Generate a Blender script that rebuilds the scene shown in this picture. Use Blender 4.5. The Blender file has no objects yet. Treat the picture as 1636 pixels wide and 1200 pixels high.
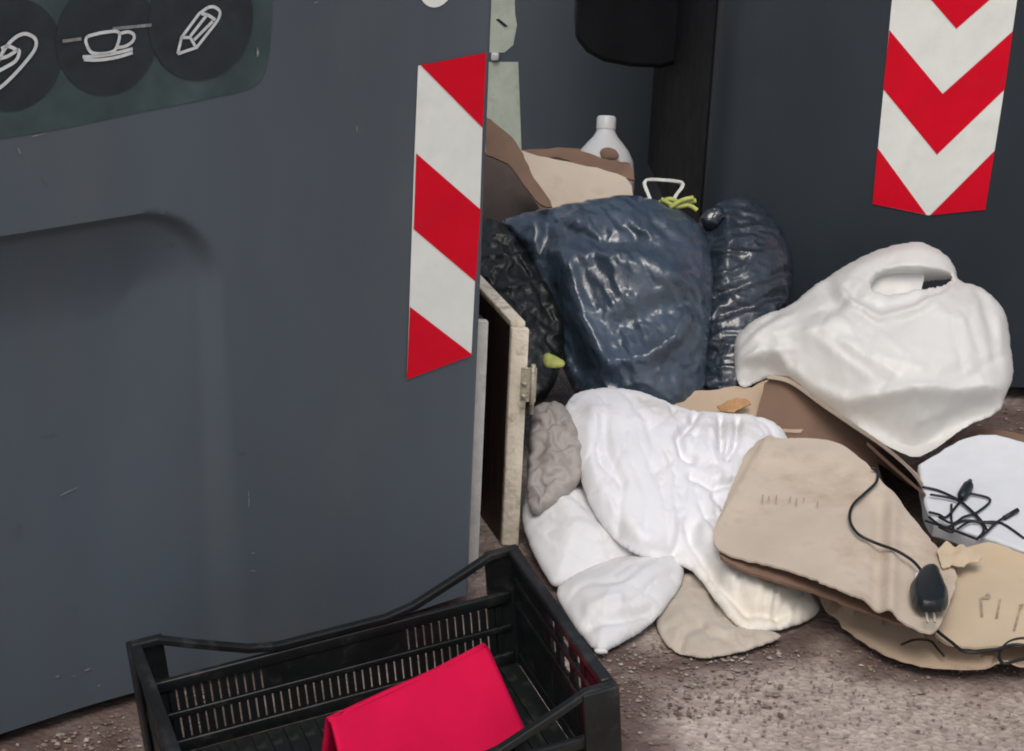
import bpy, bmesh, math, random
import numpy as np
from mathutils import Vector, Matrix
from mathutils import noise as mnoise
from mathutils.geometry import delaunay_2d_cdt

# ------------------------------------------------------------------ camera
SC = bpy.context.scene
F = 3300.0; IW, IH = 1636, 1200; H = 1.5
PITCH = math.atan(1220 / F); ROLL = math.radians(2.7)
fw = np.array([0, math.cos(PITCH), -math.sin(PITCH)])
rt0 = np.array([1.0, 0, 0]); up0 = np.array([0, math.sin(PITCH), math.cos(PITCH)])
RT = rt0 * math.cos(ROLL) + up0 * math.sin(ROLL)
UP = -rt0 * math.sin(ROLL) + up0 * math.cos(ROLL)
CO = np.array([0, 0, H])
cd = bpy.data.cameras.new('camera'); cam = bpy.data.objects.new('camera', cd)
SC.collection.objects.link(cam); SC.camera = cam
cd.sensor_width = 36; cd.lens = 36 * F / IW; cd.clip_end = 3000; cd.clip_start = 0.05
cam.matrix_world = Matrix([[RT[0], UP[0], -fw[0], CO[0]], [RT[1], UP[1], -fw[1], CO[1]],
                           [RT[2], UP[2], -fw[2], CO[2]], [0, 0, 0, 1]])
# ------------------------------------------------------------------ light
SUN_EL, SUN_AZ = math.radians(58), math.radians(187)      # azimuth clockwise from +Y
w = bpy.data.worlds.new('World'); SC.world = w; w.use_nodes = True
nt = w.node_tree; nt.nodes.clear()
sky = nt.nodes.new('ShaderNodeTexSky'); sky.sky_type = 'NISHITA'; sky.sun_disc = False
sky.sun_elevation = SUN_EL; sky.sun_rotation = SUN_AZ; sky.air_density = 1.0; sky.dust_density = 4.0
hs = nt.nodes.new('ShaderNodeHueSaturation'); hs.inputs['Saturation'].default_value = 0.66
bg = nt.nodes.new('ShaderNodeBackground'); bg.inputs['Strength'].default_value = 0.12
wo = nt.nodes.new('ShaderNodeOutputWorld')
nt.links.new(sky.outputs[0], hs.inputs['Color']); nt.links.new(hs.outputs[0], bg.inputs['Color'])
nt.links.new(bg.outputs[0], wo.inputs['Surface'])
sl = bpy.data.lights.new('sun', 'SUN'); sl.energy = 1.0; sl.angle = math.radians(30); sl.color = (1, 0.96, 0.9)
so = bpy.data.objects.new('sun', sl); SC.collection.objects.link(so)
sd = Vector((math.sin(SUN_AZ) * math.cos(SUN_EL), math.cos(SUN_AZ) * math.cos(SUN_EL), math.sin(SUN_EL)))
so.rotation_euler = sd.to_track_quat('Z', 'Y').to_euler(); so.location = (0, -3, 6)
vs = SC.view_settings; vs.view_transform = 'Standard'; vs.look = 'None'; vs.gamma = 1; vs.use_curve_mapping = False
vs.exposure = 0.20
SC.cycles.max_bounces = 4; SC.cycles.diffuse_bounces = 3; SC.cycles.glossy_bounces = 2; SC.cycles.transmission_bounces = 2; SC.cycles.filter_width = 1.9

# ------------------------------------------------------------------ projection helpers (place things from measured points)
def ray(px, py): return fw + RT * ((px - 818) / F) - UP * ((py - 600) / F)
def G(px, py, z=0.0):
    v = ray(px, py); return CO + v * ((z - H) / v[2])
def Q(px, py, d): return CO + ray(px, py) * d
def PX(P):
    P = np.asarray(P) - CO; z = P @ fw
    return 818 + F * (P @ RT) / z, 600 - F * (P @ UP) / z, z
class Plane:                                   # upright wall plane: point, horizontal direction
    def __init__(s, p, ang):
        s.p = np.array([p[0], p[1], 0.0]); s.e = np.array([math.cos(ang), math.sin(ang), 0.0])
        s.n = np.array([s.e[1], -s.e[0], 0.0])   # towards the camera
    def at(s, px, py, off=0.0):
        v = ray(px, py); t = ((s.p + s.n * off - CO) @ s.n) / (v @ s.n); return CO + v * t
    def sz(s, px, py):
        q = s.at(px, py); return (q - s.p) @ s.e, q[2]
    def pt(s, a, z, off=0.0): return s.p + s.e * a + s.n * off + np.array([0, 0, z])

# ------------------------------------------------------------------ object helpers
C = SC.collection.objects
W = {}
def tag(o, label=None, cat=None, group=None, kind=None):
    if label: o['label'] = label
    if cat: o['category'] = cat
    if group: o['group'] = group
    if kind: o['kind'] = kind
    return o
def empty(name, loc):
    o = bpy.data.objects.new(name, None); C.link(o); o.location = loc; o.empty_display_size = 0.05
    W[o] = np.array(loc, float); return o
def mk(name, V, Fc, m, parent=None, smooth=True, cols=None):
    V = np.asarray(V, float)
    lo, hi = V.min(0), V.max(0); org = np.array([(lo[0] + hi[0]) / 2, (lo[1] + hi[1]) / 2, lo[2]])
    me = bpy.data.meshes.new(name); me.from_pydata((V - org).tolist(), [], [list(map(int, f)) for f in Fc]); me.update()
    if cols is not None:
        ca = me.color_attributes.new('Col', 'FLOAT_COLOR', 'POINT')
        ca.data.foreach_set('color', np.c_[cols, np.ones(len(V))].ravel().astype(np.float32))
    if smooth: me.polygons.foreach_set('use_smooth', [True] * len(me.polygons))
    me.materials.append(m)
    o = bpy.data.objects.new(name, me); C.link(o); W[o] = org
    if parent is not None: o.parent = parent; o.location = org - W[parent]
    else: o.location = org
    return o
def place(name, me, loc, rotz, parent):        # instance sharing mesh data
    o = bpy.data.objects.new(name, me); C.link(o); o.parent = parent
    o.location = np.asarray(loc) - W[parent]; o.rotation_euler = rotz; W[o] = np.asarray(loc, float); return o
def recalc(o):
    bm = bmesh.new(); bm.from_mesh(o.data); bmesh.ops.recalc_face_normals(bm, faces=bm.faces); bm.to_mesh(o.data); bm.free()
def bevel(o, wd, seg=2, ang=40):
    b = o.modifiers.new('b', 'BEVEL'); b.width = wd; b.segments = seg; b.limit_method = 'ANGLE'; b.angle_limit = math.radians(ang)
    return o
def boxv(o, e1, e2, e3):                        # parallelepiped from a corner and three edges
    o, e1, e2, e3 = map(np.asarray, (o, e1, e2, e3))
    V = [o, o + e1, o + e1 + e2, o + e2, o + e3, o + e1 + e3, o + e1 + e2 + e3, o + e2 + e3]
    Fc = [(0, 3, 2, 1), (4, 5, 6, 7), (0, 1, 5, 4), (1, 2, 6, 5), (2, 3, 7, 6), (3, 0, 4, 7)]
    if np.dot(np.cross(e1, e2), e3) < 0: Fc = [f[::-1] for f in Fc]
    return V, Fc
def box(name, o, e1, e2, e3, m, parent=None, bev=0.0):
    ob = mk(name, *boxv(o, e1, e2, e3), m, parent, smooth=bev > 0)
    if bev: bevel(ob, bev)
    return ob
def catmull(P, n=8, closed=False):
    P = np.asarray(P, float); N = len(P); out = []
    rng = range(N) if closed else range(N - 1)
    for i in rng:
        if closed: p0, p1, p2, p3 = P[(i - 1) % N], P[i], P[(i + 1) % N], P[(i + 2) % N]
        else: p0, p1, p2, p3 = P[max(i - 1, 0)], P[i], P[i + 1], P[min(i + 2, N - 1)]
        for k in range(n):
            t = k / n
            out.append(0.5 * (2 * p1 + (p2 - p0) * t + (2 * p0 - 5 * p1 + 4 * p2 - p3) * t * t + (3 * p1 - p0 - 3 * p2 + p3) * t ** 3))
    if not closed: out.append(P[-1])
    return np.array(out)
def tubev(P, r, sides=7):
    P = np.asarray(P, float); n = len(P); r = np.broadcast_to(r, (n,))
    T = np.gradient(P, axis=0); T /= np.linalg.norm(T, axis=1)[:, None] + 1e-9
    ref = np.array([0.13, 0.2, 0.97]); V = []; Fc = []
    for i in range(n):
        a = np.cross(T[i], ref); a /= np.linalg.norm(a) + 1e-9; b = np.cross(T[i], a)
        for k in range(sides):
            th = 2 * math.pi * k / sides; V.append(P[i] + r[i] * (a * math.cos(th) + b * math.sin(th)))
    for i in range(n - 1):
        for k in range(sides):
            k2 = (k + 1) % sides; Fc.append((i * sides + k, i * sides + k2, (i + 1) * sides + k2, (i + 1) * sides + k))
    Fc.append(tuple(range(sides - 1, -1, -1))); Fc.append(tuple((n - 1) * sides + k for k in range(sides)))
    return V, Fc
def tube(name, P, r, m, parent=None, sides=7):
    o = mk(name, *tubev(P, r, sides), m, parent); recalc(o); return o
def ribbon(name, P, wdir, wd, th, m, parent=None):      # flat strap along a path
    P = np.asarray(P, float); n = len(P); T = np.gradient(P, axis=0); V = []; Fc = []
    wdir = np.asarray(wdir, float)
    for i in range(n):
        t = T[i] / (np.linalg.norm(T[i]) + 1e-9); a = wdir - t * (wdir @ t); a /= np.linalg.norm(a) + 1e-9; b = np.cross(t, a)
        for s1, s2 in ((-1, -1), (1, -1), (1, 1), (-1, 1)): V.append(P[i] + a * s1 * wd / 2 + b * s2 * th / 2)
    for i in range(n - 1):
        for k in range(4): k2 = (k + 1) % 4; Fc.append((i * 4 + k, i * 4 + k2, i * 4 + 4 + k2, i * 4 + 4 + k))
    Fc += [(3, 2, 1, 0), tuple((n - 1) * 4 + k for k in range(4))]
    o = mk(name, V, Fc, m, parent, smooth=False); recalc(o); return o

# ------------------------------------------------------------------ materials
def mat(name, col, rough=0.6, spec=0.4, var=0.15, vscale=6.0, bump=0.0, bscale=80.0, col2=None, stain=0.0, stain_col=(.2, .15, .1),
        stain_scale=9.0, metallic=0.0, coat=0.0, sheen=0.0, vcol=False, trans=0.0, bump2=0.0, b2scale=14.0, rvar=0.0, stretch=(1, 1, 1), sss=0.0, ridge=0.0, rscale=12.0):
    m = bpy.data.materials.new(name); m.use_nodes = True; t = m.node_tree; N = t.nodes; L = t.links
    b = N['Principled BSDF']; out = N['Material Output']
    tc = N.new('ShaderNodeTexCoord'); mp = N.new('ShaderNodeMapping'); L.new(tc.outputs['Object'], mp.inputs['Vector']); mp.inputs['Scale'].default_value = stretch
    def noise(sc, det=3, ro=0.6):
        n = N.new('ShaderNodeTexNoise'); n.inputs['Scale'].default_value = sc; n.inputs['Detail'].default_value = det
        n.inputs['Roughness'].default_value = ro; L.new(mp.outputs[0], n.inputs['Vector']); return n
    c2 = col2 or tuple(max(0, c * (1 - var * 2)) for c in col)
    c1 = tuple(min(1, c * (1 + var * .5)) for c in col)
    n1 = noise(vscale); rp = N.new('ShaderNodeValToRGB'); rp.color_ramp.elements[0].position = .3; rp.color_ramp.elements[1].position = .7
    rp.color_ramp.elements[0].color = (*c2, 1); rp.color_ramp.elements[1].color = (*c1, 1); L.new(n1.outputs[0], rp.inputs[0])
    cur = rp.outputs[0]
    if vcol:
        a = N.new('ShaderNodeAttribute'); a.attribute_name = 'Col'; mx = N.new('ShaderNodeMixRGB'); mx.blend_type = 'MULTIPLY'; mx.inputs[0].default_value = 1
        L.new(cur, mx.inputs[1]); L.new(a.outputs['Color'], mx.inputs[2]); cur = mx.outputs[0]
    if stain > 0:
        n2 = noise(stain_scale, 4, .65); r2 = N.new('ShaderNodeValToRGB'); r2.color_ramp.elements[0].position = .52; r2.color_ramp.elements[1].position = .72
        r2.color_ramp.elements[1].color = (stain, stain, stain, 1); L.new(n2.outputs[0], r2.inputs[0])
        mx = N.new('ShaderNodeMixRGB'); L.new(r2.outputs[0], mx.inputs[0]); L.new(cur, mx.inputs[1]); mx.inputs[2].default_value = (*stain_col, 1); cur = mx.outputs[0]
    L.new(cur, b.inputs['Base Color'])
    b.inputs['Roughness'].default_value = rough; b.inputs['Specular IOR Level'].default_value = spec; b.inputs['Metallic'].default_value = metallic
    b.inputs['Coat Weight'].default_value = coat; b.inputs['Sheen Weight'].default_value = sheen
    if sss: b.inputs['Subsurface Weight'].default_value = sss; b.inputs['Subsurface Radius'].default_value = (.02, .02, .02); b.inputs['Subsurface Scale'].default_value = .5
    if rvar:
        n3 = noise(vscale * 2.3, 2); mr = N.new('ShaderNodeMapRange'); mr.inputs['To Min'].default_value = max(.02, rough - rvar); mr.inputs['To Max'].default_value = min(1, rough + rvar)
        mr.inputs['From Min'].default_value = .3; mr.inputs['From Max'].default_value = .7; L.new(n3.outputs[0], mr.inputs[0]); L.new(mr.outputs[0], b.inputs['Roughness'])
    prev = None
    if ridge:
        nr = noise(rscale, 3, .5); nr.noise_type = 'RIDGED_MULTIFRACTAL'; nr.inputs['Distortion'].default_value = .7
        bp = N.new('ShaderNodeBump'); bp.inputs['Strength'].default_value = ridge; bp.inputs['Distance'].default_value = .006; L.new(nr.outputs[0], bp.inputs['Height']); prev = bp.outputs[0]
    for st, sc in ((bump2, b2scale), (bump, bscale)):
        if st > 0:
            n4 = noise(sc, 2, .55); bp = N.new('ShaderNodeBump'); bp.inputs['Strength'].default_value = st; bp.inputs['Distance'].default_value = .01
            L.new(n4.outputs[0], bp.inputs['Height'])
            if prev: L.new(prev, bp.inputs['Normal'])
            prev = bp.outputs[0]
    if prev: L.new(prev, b.inputs['Normal'])
    if trans > 0:
        tr = N.new('ShaderNodeBsdfTranslucent'); L.new(cur, tr.inputs['Color']); ms = N.new('ShaderNodeMixShader'); ms.inputs[0].default_value = trans
        L.new(b.outputs[0], ms.inputs[1]); L.new(tr.outputs[0], ms.inputs[2]); L.new(ms.outputs[0], out.inputs['Surface'])
    return m
M = {}
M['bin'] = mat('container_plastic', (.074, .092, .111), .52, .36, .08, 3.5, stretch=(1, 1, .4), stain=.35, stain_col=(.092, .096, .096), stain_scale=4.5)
M['bin_shaded'] = mat('container_plastic_shaded', (.026, .035, .045), .54, .28, .10, 3.5, stretch=(1, 1, .4), stain=.3, stain_col=(.05, .056, .058), stain_scale=4.5)  # container grey with the shade on the right container put into its colour
M['bin_dark'] = mat('black_plastic', (.009, .010, .012), .65, .14, .2, 8, .05, 200, rvar=.08)
M['lid'] = mat('lid_plastic', (.04, .048, .055), .5, .4, .1, 4, .05, 200)
M['strip_w'] = mat('reflective_white', (.78, .80, .75), .38, .45, .04, 12, .03, 300, stain=.25, stain_col=(.5, .5, .45), stain_scale=14)
M['strip_r'] = mat('reflective_red', (.66, .003, .020), .5, .12, .06, 12, .03, 300, stain=.25, stain_col=(.45, .02, .03), stain_scale=18)
M['pale_strip'] = mat('pale_strip', (.52, .58, .50), .4, .4, .1, 12, .05, 200, stain=.5, stain_col=(.25, .3, .25), stain_scale=20)
M['panel'] = mat('sticker_teal', (.048, .080, .084), .42, .4, .25, 9, .03, 200, stain=.75, stain_col=(.068, .086, .098), stain_scale=9)
M['disc'] = mat('sticker_disc', (.024, .033, .038), .45, .35, .25, 14, stain=.6, stain_col=(.042, .058, .062), stain_scale=11)
M['icon'] = mat('icon_print', (.62, .64, .64), .5, .3, .12, 60, stain=.5, stain_col=(.25, .27, .28), stain_scale=90)
M['scuff'] = mat('scuff_mark', (.28, .29, .29), .8, .2, .3, 80)
M['scuff_d'] = mat('faint_scuff', (.13, .15, .17), .8, .2, .3, 80)
M['bag'] = mat('bag_polythene', (.052, .077, .112), .31, .85, .25, 9, .1, 120, rvar=.07, coat=.1, ridge=.8, rscale=20)
M['bag2'] = mat('black_polythene', (.024, .034, .049), .28, .8, .25, 9, .1, 120, rvar=.07, coat=.1, ridge=.8, rscale=20)
M['bag3'] = mat('dull_polythene', (.014, .017, .016), .4, .4, .3, 14, .2, 90, bump2=.25, b2scale=30)
M['white_film'] = mat('white_polythene', (.88, .87, .84), .36, .4, .05, 5, .05, 90, trans=.3, ridge=.10, rscale=9, stain=.12, stain_col=(.6, .57, .5), stain_scale=6)
M['linen'] = mat('white_linen', (.72, .72, .73), .85, .2, .05, 7, .12, 500, ridge=.14, rscale=9, stain=.6, stain_col=(.48, .44, .40), stain_scale=7)
M['linen_v'] = mat('white_cotton', (.80, .80, .82), .85, .2, .05, 7, .12, 500, ridge=.10, rscale=9, stain=.7, stain_col=(.50, .45, .40), stain_scale=7, vcol=True)
M['linen2'] = mat('cream_linen', (.68, .64, .56), .85, .2, .07, 7, .12, 500, sheen=.2, bump2=.14, b2scale=20, stain=.4, stain_col=(.5, .43, .34), stain_scale=9)
M['linen3'] = mat('soiled_linen', (.52, .46, .38), .85, .2, .1, 9, .12, 500, sheen=.2, bump2=.18, b2scale=24, stain=.5, stain_col=(.34, .28, .22), stain_scale=13)
M['greycloth'] = mat('grey_film', (.40, .36, .33), .55, .35, .12, 9, .1, 200, bump2=.3, b2scale=26, stain=.4, stain_col=(.25, .22, .2))
M['card'] = mat('cardboard', (.55, .465, .375), .85, .2, .07, 6, .08, 300, stain=.7, stain_col=(.38, .29, .21), stain_scale=8, bump2=.12, b2scale=18, ridge=.10, rscale=11)
M['card2'] = mat('cardboard_orange', (.52, .40, .29), .85, .2, .08, 6, .08, 300, stain=.6, stain_col=(.34, .23, .15), stain_scale=12, bump2=.12, b2scale=18, ridge=.12, rscale=11)
M['card3'] = mat('cardboard_brown', (.22, .14, .10), .85, .2, .12, 6, .08, 300, stain=.4, stain_col=(.13, .075, .05), stain_scale=9)
M['card4'] = mat('cardboard_pale', (.55, .44, .31), .85, .2, .07, 6, .08, 300, stain=.3, stain_col=(.52, .36, .17), stain_scale=8)
M['print'] = mat('faded_print', (.37, .295, .22), .85, .2, .2, 60)
M['wood_w'] = mat('painted_wood', (.86, .77, .62), .6, .35, .1, 14, .3, 60, stain=.8, stain_col=(.30, .22, .14), stain_scale=34)
M['wood_g'] = mat('greyed_paint', (.66, .64, .60), .6, .35, .1, 14, .2, 90, stain=.55, stain_col=(.34, .30, .25), stain_scale=26)
M['wood_d'] = mat('dark_board', (.055, .033, .026), .6, .35, .3, 8, .2, 70, stretch=(1, 1, .25))
M['metal'] = mat('worn_hinge', (.58, .52, .40), .5, .5, .3, 90, .3, 200, metallic=.15, stain=.7, stain_col=(.06, .04, .03), stain_scale=90)
M['crate'] = mat('crate_plastic', (.011, .013, .014), .42, .4, .3, 10, .06, 200, stain=.6, stain_col=(.055, .053, .050), stain_scale=26)
M['crimson'] = mat('crimson_felt', (.66, .008, .064), .85, .08, .08, 7, .1, 500, bump2=.12, b2scale=12)
M['cable'] = mat('cable_rubber', (.012, .013, .015), .45, .4, .2, 30)
M['adapter'] = mat('adapter_plastic', (.010, .016, .020), .4, .45, .2, 30, .05, 300)
M['bottle'] = mat('bottle_plastic', (.72, .73, .73), .35, .45, .04, 9, trans=.25)
M['foam'] = mat('white_foam', (.66, .68, .70), .6, .3, .05, 8, .1, 260, stain=.2, stain_col=(.58, .57, .54), stain_scale=10)
M['lime'] = mat('yellow_green', (.48, .52, .14), .6, .35, .2, 40)
M['strap'] = mat('white_strap', (.66, .66, .60), .5, .4, .1, 40)
M['orange'] = mat('orange_scrap', (.48, .27, .13), .8, .2, .2, 40)
M['stone'] = mat('grit', (1, 1, 1), .9, .15, .15, 60, .3, 300, vcol=True)
# asphalt
m = bpy.data.materials.new('asphalt'); m.use_nodes = True; t = m.node_tree; N = t.nodes; L = t.links; b = N['Principled BSDF']
tc = N.new('ShaderNodeTexCoord')
def nz(sc, det=5, ro=.65):
    n = N.new('ShaderNodeTexNoise'); n.inputs['Scale'].default_value = sc; n.inputs['Detail'].default_value = det; n.inputs['Roughness'].default_value = ro
    L.new(tc.outputs['Object'], n.inputs['Vector']); return n
def ramp(src, stops):
    r = N.new('ShaderNodeValToRGB'); e = r.color_ramp.elements
    e[0].position, e[0].color = stops[0][0], (*stops[0][1], 1); e[1].position, e[1].color = stops[1][0], (*stops[1][1], 1)
    for p, c in stops[2:]: q = e.new(p); q.color = (*c, 1)
    L.new(src, r.inputs[0]); return r.outputs[0]
base = ramp(nz(2.2).outputs[0], [(.32, (.35, .285, .245)), (.62, (.47, .41, .365))])
vor = N.new('ShaderNodeTexVoronoi'); vor.inputs['Scale'].default_value = 95; L.new(tc.outputs['Object'], vor.inputs['Vector'])
agg = ramp(vor.outputs['Color'], [(.15, (.55, .52, .5)), (.8, (1.25, 1.22, 1.2))])
mx = N.new('ShaderNodeMixRGB'); mx.blend_type = 'MULTIPLY'; mx.inputs[0].default_value = .55; L.new(base, mx.inputs[1]); L.new(agg, mx.inputs[2])
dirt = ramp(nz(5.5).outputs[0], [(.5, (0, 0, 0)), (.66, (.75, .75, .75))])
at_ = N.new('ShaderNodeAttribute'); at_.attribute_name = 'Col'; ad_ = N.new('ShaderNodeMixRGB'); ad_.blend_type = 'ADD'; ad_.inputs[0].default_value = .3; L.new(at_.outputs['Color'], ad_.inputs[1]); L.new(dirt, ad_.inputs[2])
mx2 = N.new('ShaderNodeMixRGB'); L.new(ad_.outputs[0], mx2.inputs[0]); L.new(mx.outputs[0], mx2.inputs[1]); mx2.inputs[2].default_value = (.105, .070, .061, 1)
L.new(mx2.outputs[0], b.inputs['Base Color']); b.inputs['Roughness'].default_value = .9; b.inputs['Specular IOR Level'].default_value = .2
bp = N.new('ShaderNodeBump'); bp.inputs['Strength'].default_value = .5; bp.inputs['Distance'].default_value = .006; L.new(vor.outputs['Distance'], bp.inputs['Height'])
bp2 = N.new('ShaderNodeBump'); bp2.inputs['Strength'].default_value = .5; bp2.inputs['Distance'].default_value = .02; L.new(nz(26).outputs[0], bp2.inputs['Height'])
L.new(bp.outputs[0], bp2.inputs['Normal']); L.new(bp2.outputs[0], b.inputs['Normal']); M['asphalt'] = m

# ------------------------------------------------------------------ soft bodies: inflated outlines with buckled cloth
def seg_dist(P, poly, closed=False):
    P = np.asarray(P, float); A = np.asarray(poly, float); B = np.roll(A, -1, 0)
    if not closed: A, B = A[:-1], B[:-1]
    best = np.full(len(P), 1e9)
    for a, c in zip(A, B):
        d = c - a; t = np.clip(((P - a) @ d) / (d @ d + 1e-12), 0, 1); best = np.minimum(best, np.hypot(*(P - a - t[:, None] * d).T))
    return best
def inside(P, poly):
    x, y = P[:, 0], P[:, 1]; c = np.zeros(len(P), bool); n = len(poly); j = n - 1
    for i in range(n):
        xi, yi = poly[i]; xj, yj = poly[j]
        c ^= ((yi > y) != (yj > y)) & (x < (xj - xi) * (y - yi) / (yj - yi + 1e-12) + xi); j = i
    return c
def resample(P, sp):
    P = np.vstack([P, P[:1]]); d = np.r_[0, np.cumsum(np.hypot(*np.diff(P, axis=0).T))]; n = max(8, int(d[-1] / sp))
    u = np.linspace(0, d[-1], n, endpoint=False); return np.c_[np.interp(u, d, P[:, 0]), np.interp(u, d, P[:, 1])]
def triangulate(outline, sp, rnd, holes=()):
    B = resample(outline, sp); pts = list(map(tuple, B)); nb = len(pts); edges = [(i, (i + 1) % nb) for i in range(nb)]
    lo, hi = B.min(0), B.max(0); ys = np.arange(lo[1], hi[1], sp * .866); g = []
    for k, y in enumerate(ys):
        for x in np.arange(lo[0] + (k % 2) * sp / 2, hi[0], sp): g.append((x + rnd.uniform(-.18, .18) * sp, y + rnd.uniform(-.18, .18) * sp))
    g = np.array(g); ok = inside(g, B) & (seg_dist(g, B, True) > sp * .55)
    hl = []
    for h in holes:
        hb = resample(np.asarray(h, float), sp); ok &= ~inside(g, hb) & (seg_dist(g, hb, True) > sp * .5)
        s0 = len(pts); hl.append(list(range(s0, s0 + len(hb)))); pts += list(map(tuple, hb)); edges += [(s0 + i, s0 + (i + 1) % len(hb)) for i in range(len(hb))]
    nbt = len(pts); pts += list(map(tuple, g[ok]))
    r = delaunay_2d_cdt([Vector(p) for p in pts], edges, [], 1, 1e-6)
    V = np.array([tuple(v) for v in r[0]]); T = np.array([f for f in r[2] if len(f) == 3])
    cen = V[T].mean(1); keep = inside(cen, B)
    for h in holes: keep &= ~inside(cen, resample(np.asarray(h, float), sp))
    return V, T[keep]
def edges_of(T):
    E = np.vstack([T[:, [0, 1]], T[:, [1, 2]], T[:, [2, 0]]]); key, cnt = np.unique(np.sort(E, 1), axis=0, return_counts=True); return key, cnt
def lap(D, E, deg):
    out = np.empty_like(D)
    for k in range(D.shape[1]):
        s = np.bincount(E[:, 0], D[E[:, 1], k], len(D)) + np.bincount(E[:, 1], D[E[:, 0], k], len(D)); out[:, k] = s / deg - D[:, k]
    return out
def buckle(X, T, exc, iters=120, kg=.02, kb=.12, amp=.003, seed=1, axis=None, gw=None, smooth0=3):
    rs = np.random.RandomState(seed); E, _ = edges_of(T); n = len(X); deg = np.bincount(E.ravel(), minlength=n).astype(float); deg[deg == 0] = 1
    nv = np.zeros_like(X); fn = np.cross(X[T[:, 1]] - X[T[:, 0]], X[T[:, 2]] - X[T[:, 0]])
    for k in range(3): np.add.at(nv, T[:, k], fn)
    nv /= np.linalg.norm(nv, axis=1)[:, None] + 1e-12
    t = X.copy(); r = rs.randn(n, 1)
    for _ in range(smooth0): r = r + lap(r, E, deg)
    r /= r.std() + 1e-9; X = X + nv * r * amp
    d0 = t[E[:, 1]] - t[E[:, 0]]; L0 = np.linalg.norm(d0, axis=1); ex = np.full(len(E), float(exc)) if np.isscalar(exc) else exc[E].mean(1)
    if axis is not None:
        a = np.asarray(axis, float); a /= np.linalg.norm(a); ex = ex * (.1 + .9 * ((d0 @ a) / (L0 + 1e-9)) ** 2)
    R = L0 * (1 + ex); lowk = 12; G_ = np.ones(n) if gw is None else gw; edge_ = (G_ > 1)
    lo = np.zeros_like(X)
    for it in range(iters):
        for _ in range(2):
            d = X[E[:, 1]] - X[E[:, 0]]; l = np.linalg.norm(d, axis=1) + 1e-9; c = d * ((l - R) / l * .5)[:, None]; dl = np.empty_like(X)
            for k in range(3): dl[:, k] = np.bincount(E[:, 0], c[:, k], n) - np.bincount(E[:, 1], c[:, k], n)
            X = X + dl / deg[:, None] * 1.7
        D = X - t
        if it % 4 == 0:                       # long-wave drift is taken out, short folds stay
            lo = D.copy()
            for _ in range(lowk): lo = lo + lap(lo, E, deg)
            D = D - lo * .7
        D = D - kb * lap(lap(D, E, deg), E, deg); D = D * (1 - kg); D[edge_] *= .8; X = t + D
    return X
def waves_field(V2, specs):
    """sharp creases: each spec = amplitude, wavelength in photo points, direction in degrees, stretch, seed"""
    out = np.zeros(len(V2))
    for a, wl, ang, an, sd_ in specs:
        c_, s_ = math.cos(math.radians(ang)), math.sin(math.radians(ang))
        for i, (x, y) in enumerate(V2):
            wx = mnoise.noise((x / 70, y / 70, sd_ + 5.5)) * .6 * wl; wy = mnoise.noise((x / 70, y / 70, sd_ + 9.5)) * .6 * wl
            u_ = ((x + wx) * c_ + (y + wy) * s_) / (wl * an); v_ = (-(x + wx) * s_ + (y + wy) * c_) / wl
            r = max(0.0, 1 - abs(mnoise.noise((u_, v_, sd_))) * (3.2 if a > 0 else 5.0)); g_ = .35 + .9 * max(0.0, mnoise.noise((x / 110, y / 110, sd_ + 3.3)) + .25)
            out[i] += a * r * r * g_
    return out
def chaikin(P, k=2):
    P = [tuple(p) for p in P]
    for _ in range(k):
        out = []
        for i, p in enumerate(P):
            q = P[(i + 1) % len(P)]; s1 = len(p) > 2 and p[2]; s2 = len(q) > 2 and q[2]
            if s1: out.append(p)
            else: out.append((p[0] * .75 + q[0] * .25, p[1] * .75 + q[1] * .25)) if True else None
            if not s2: out.append((p[0] * .25 + q[0] * .75, p[1] * .25 + q[1] * .75))
        P = out
    return np.array([(p[0], p[1]) for p in P])
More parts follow.
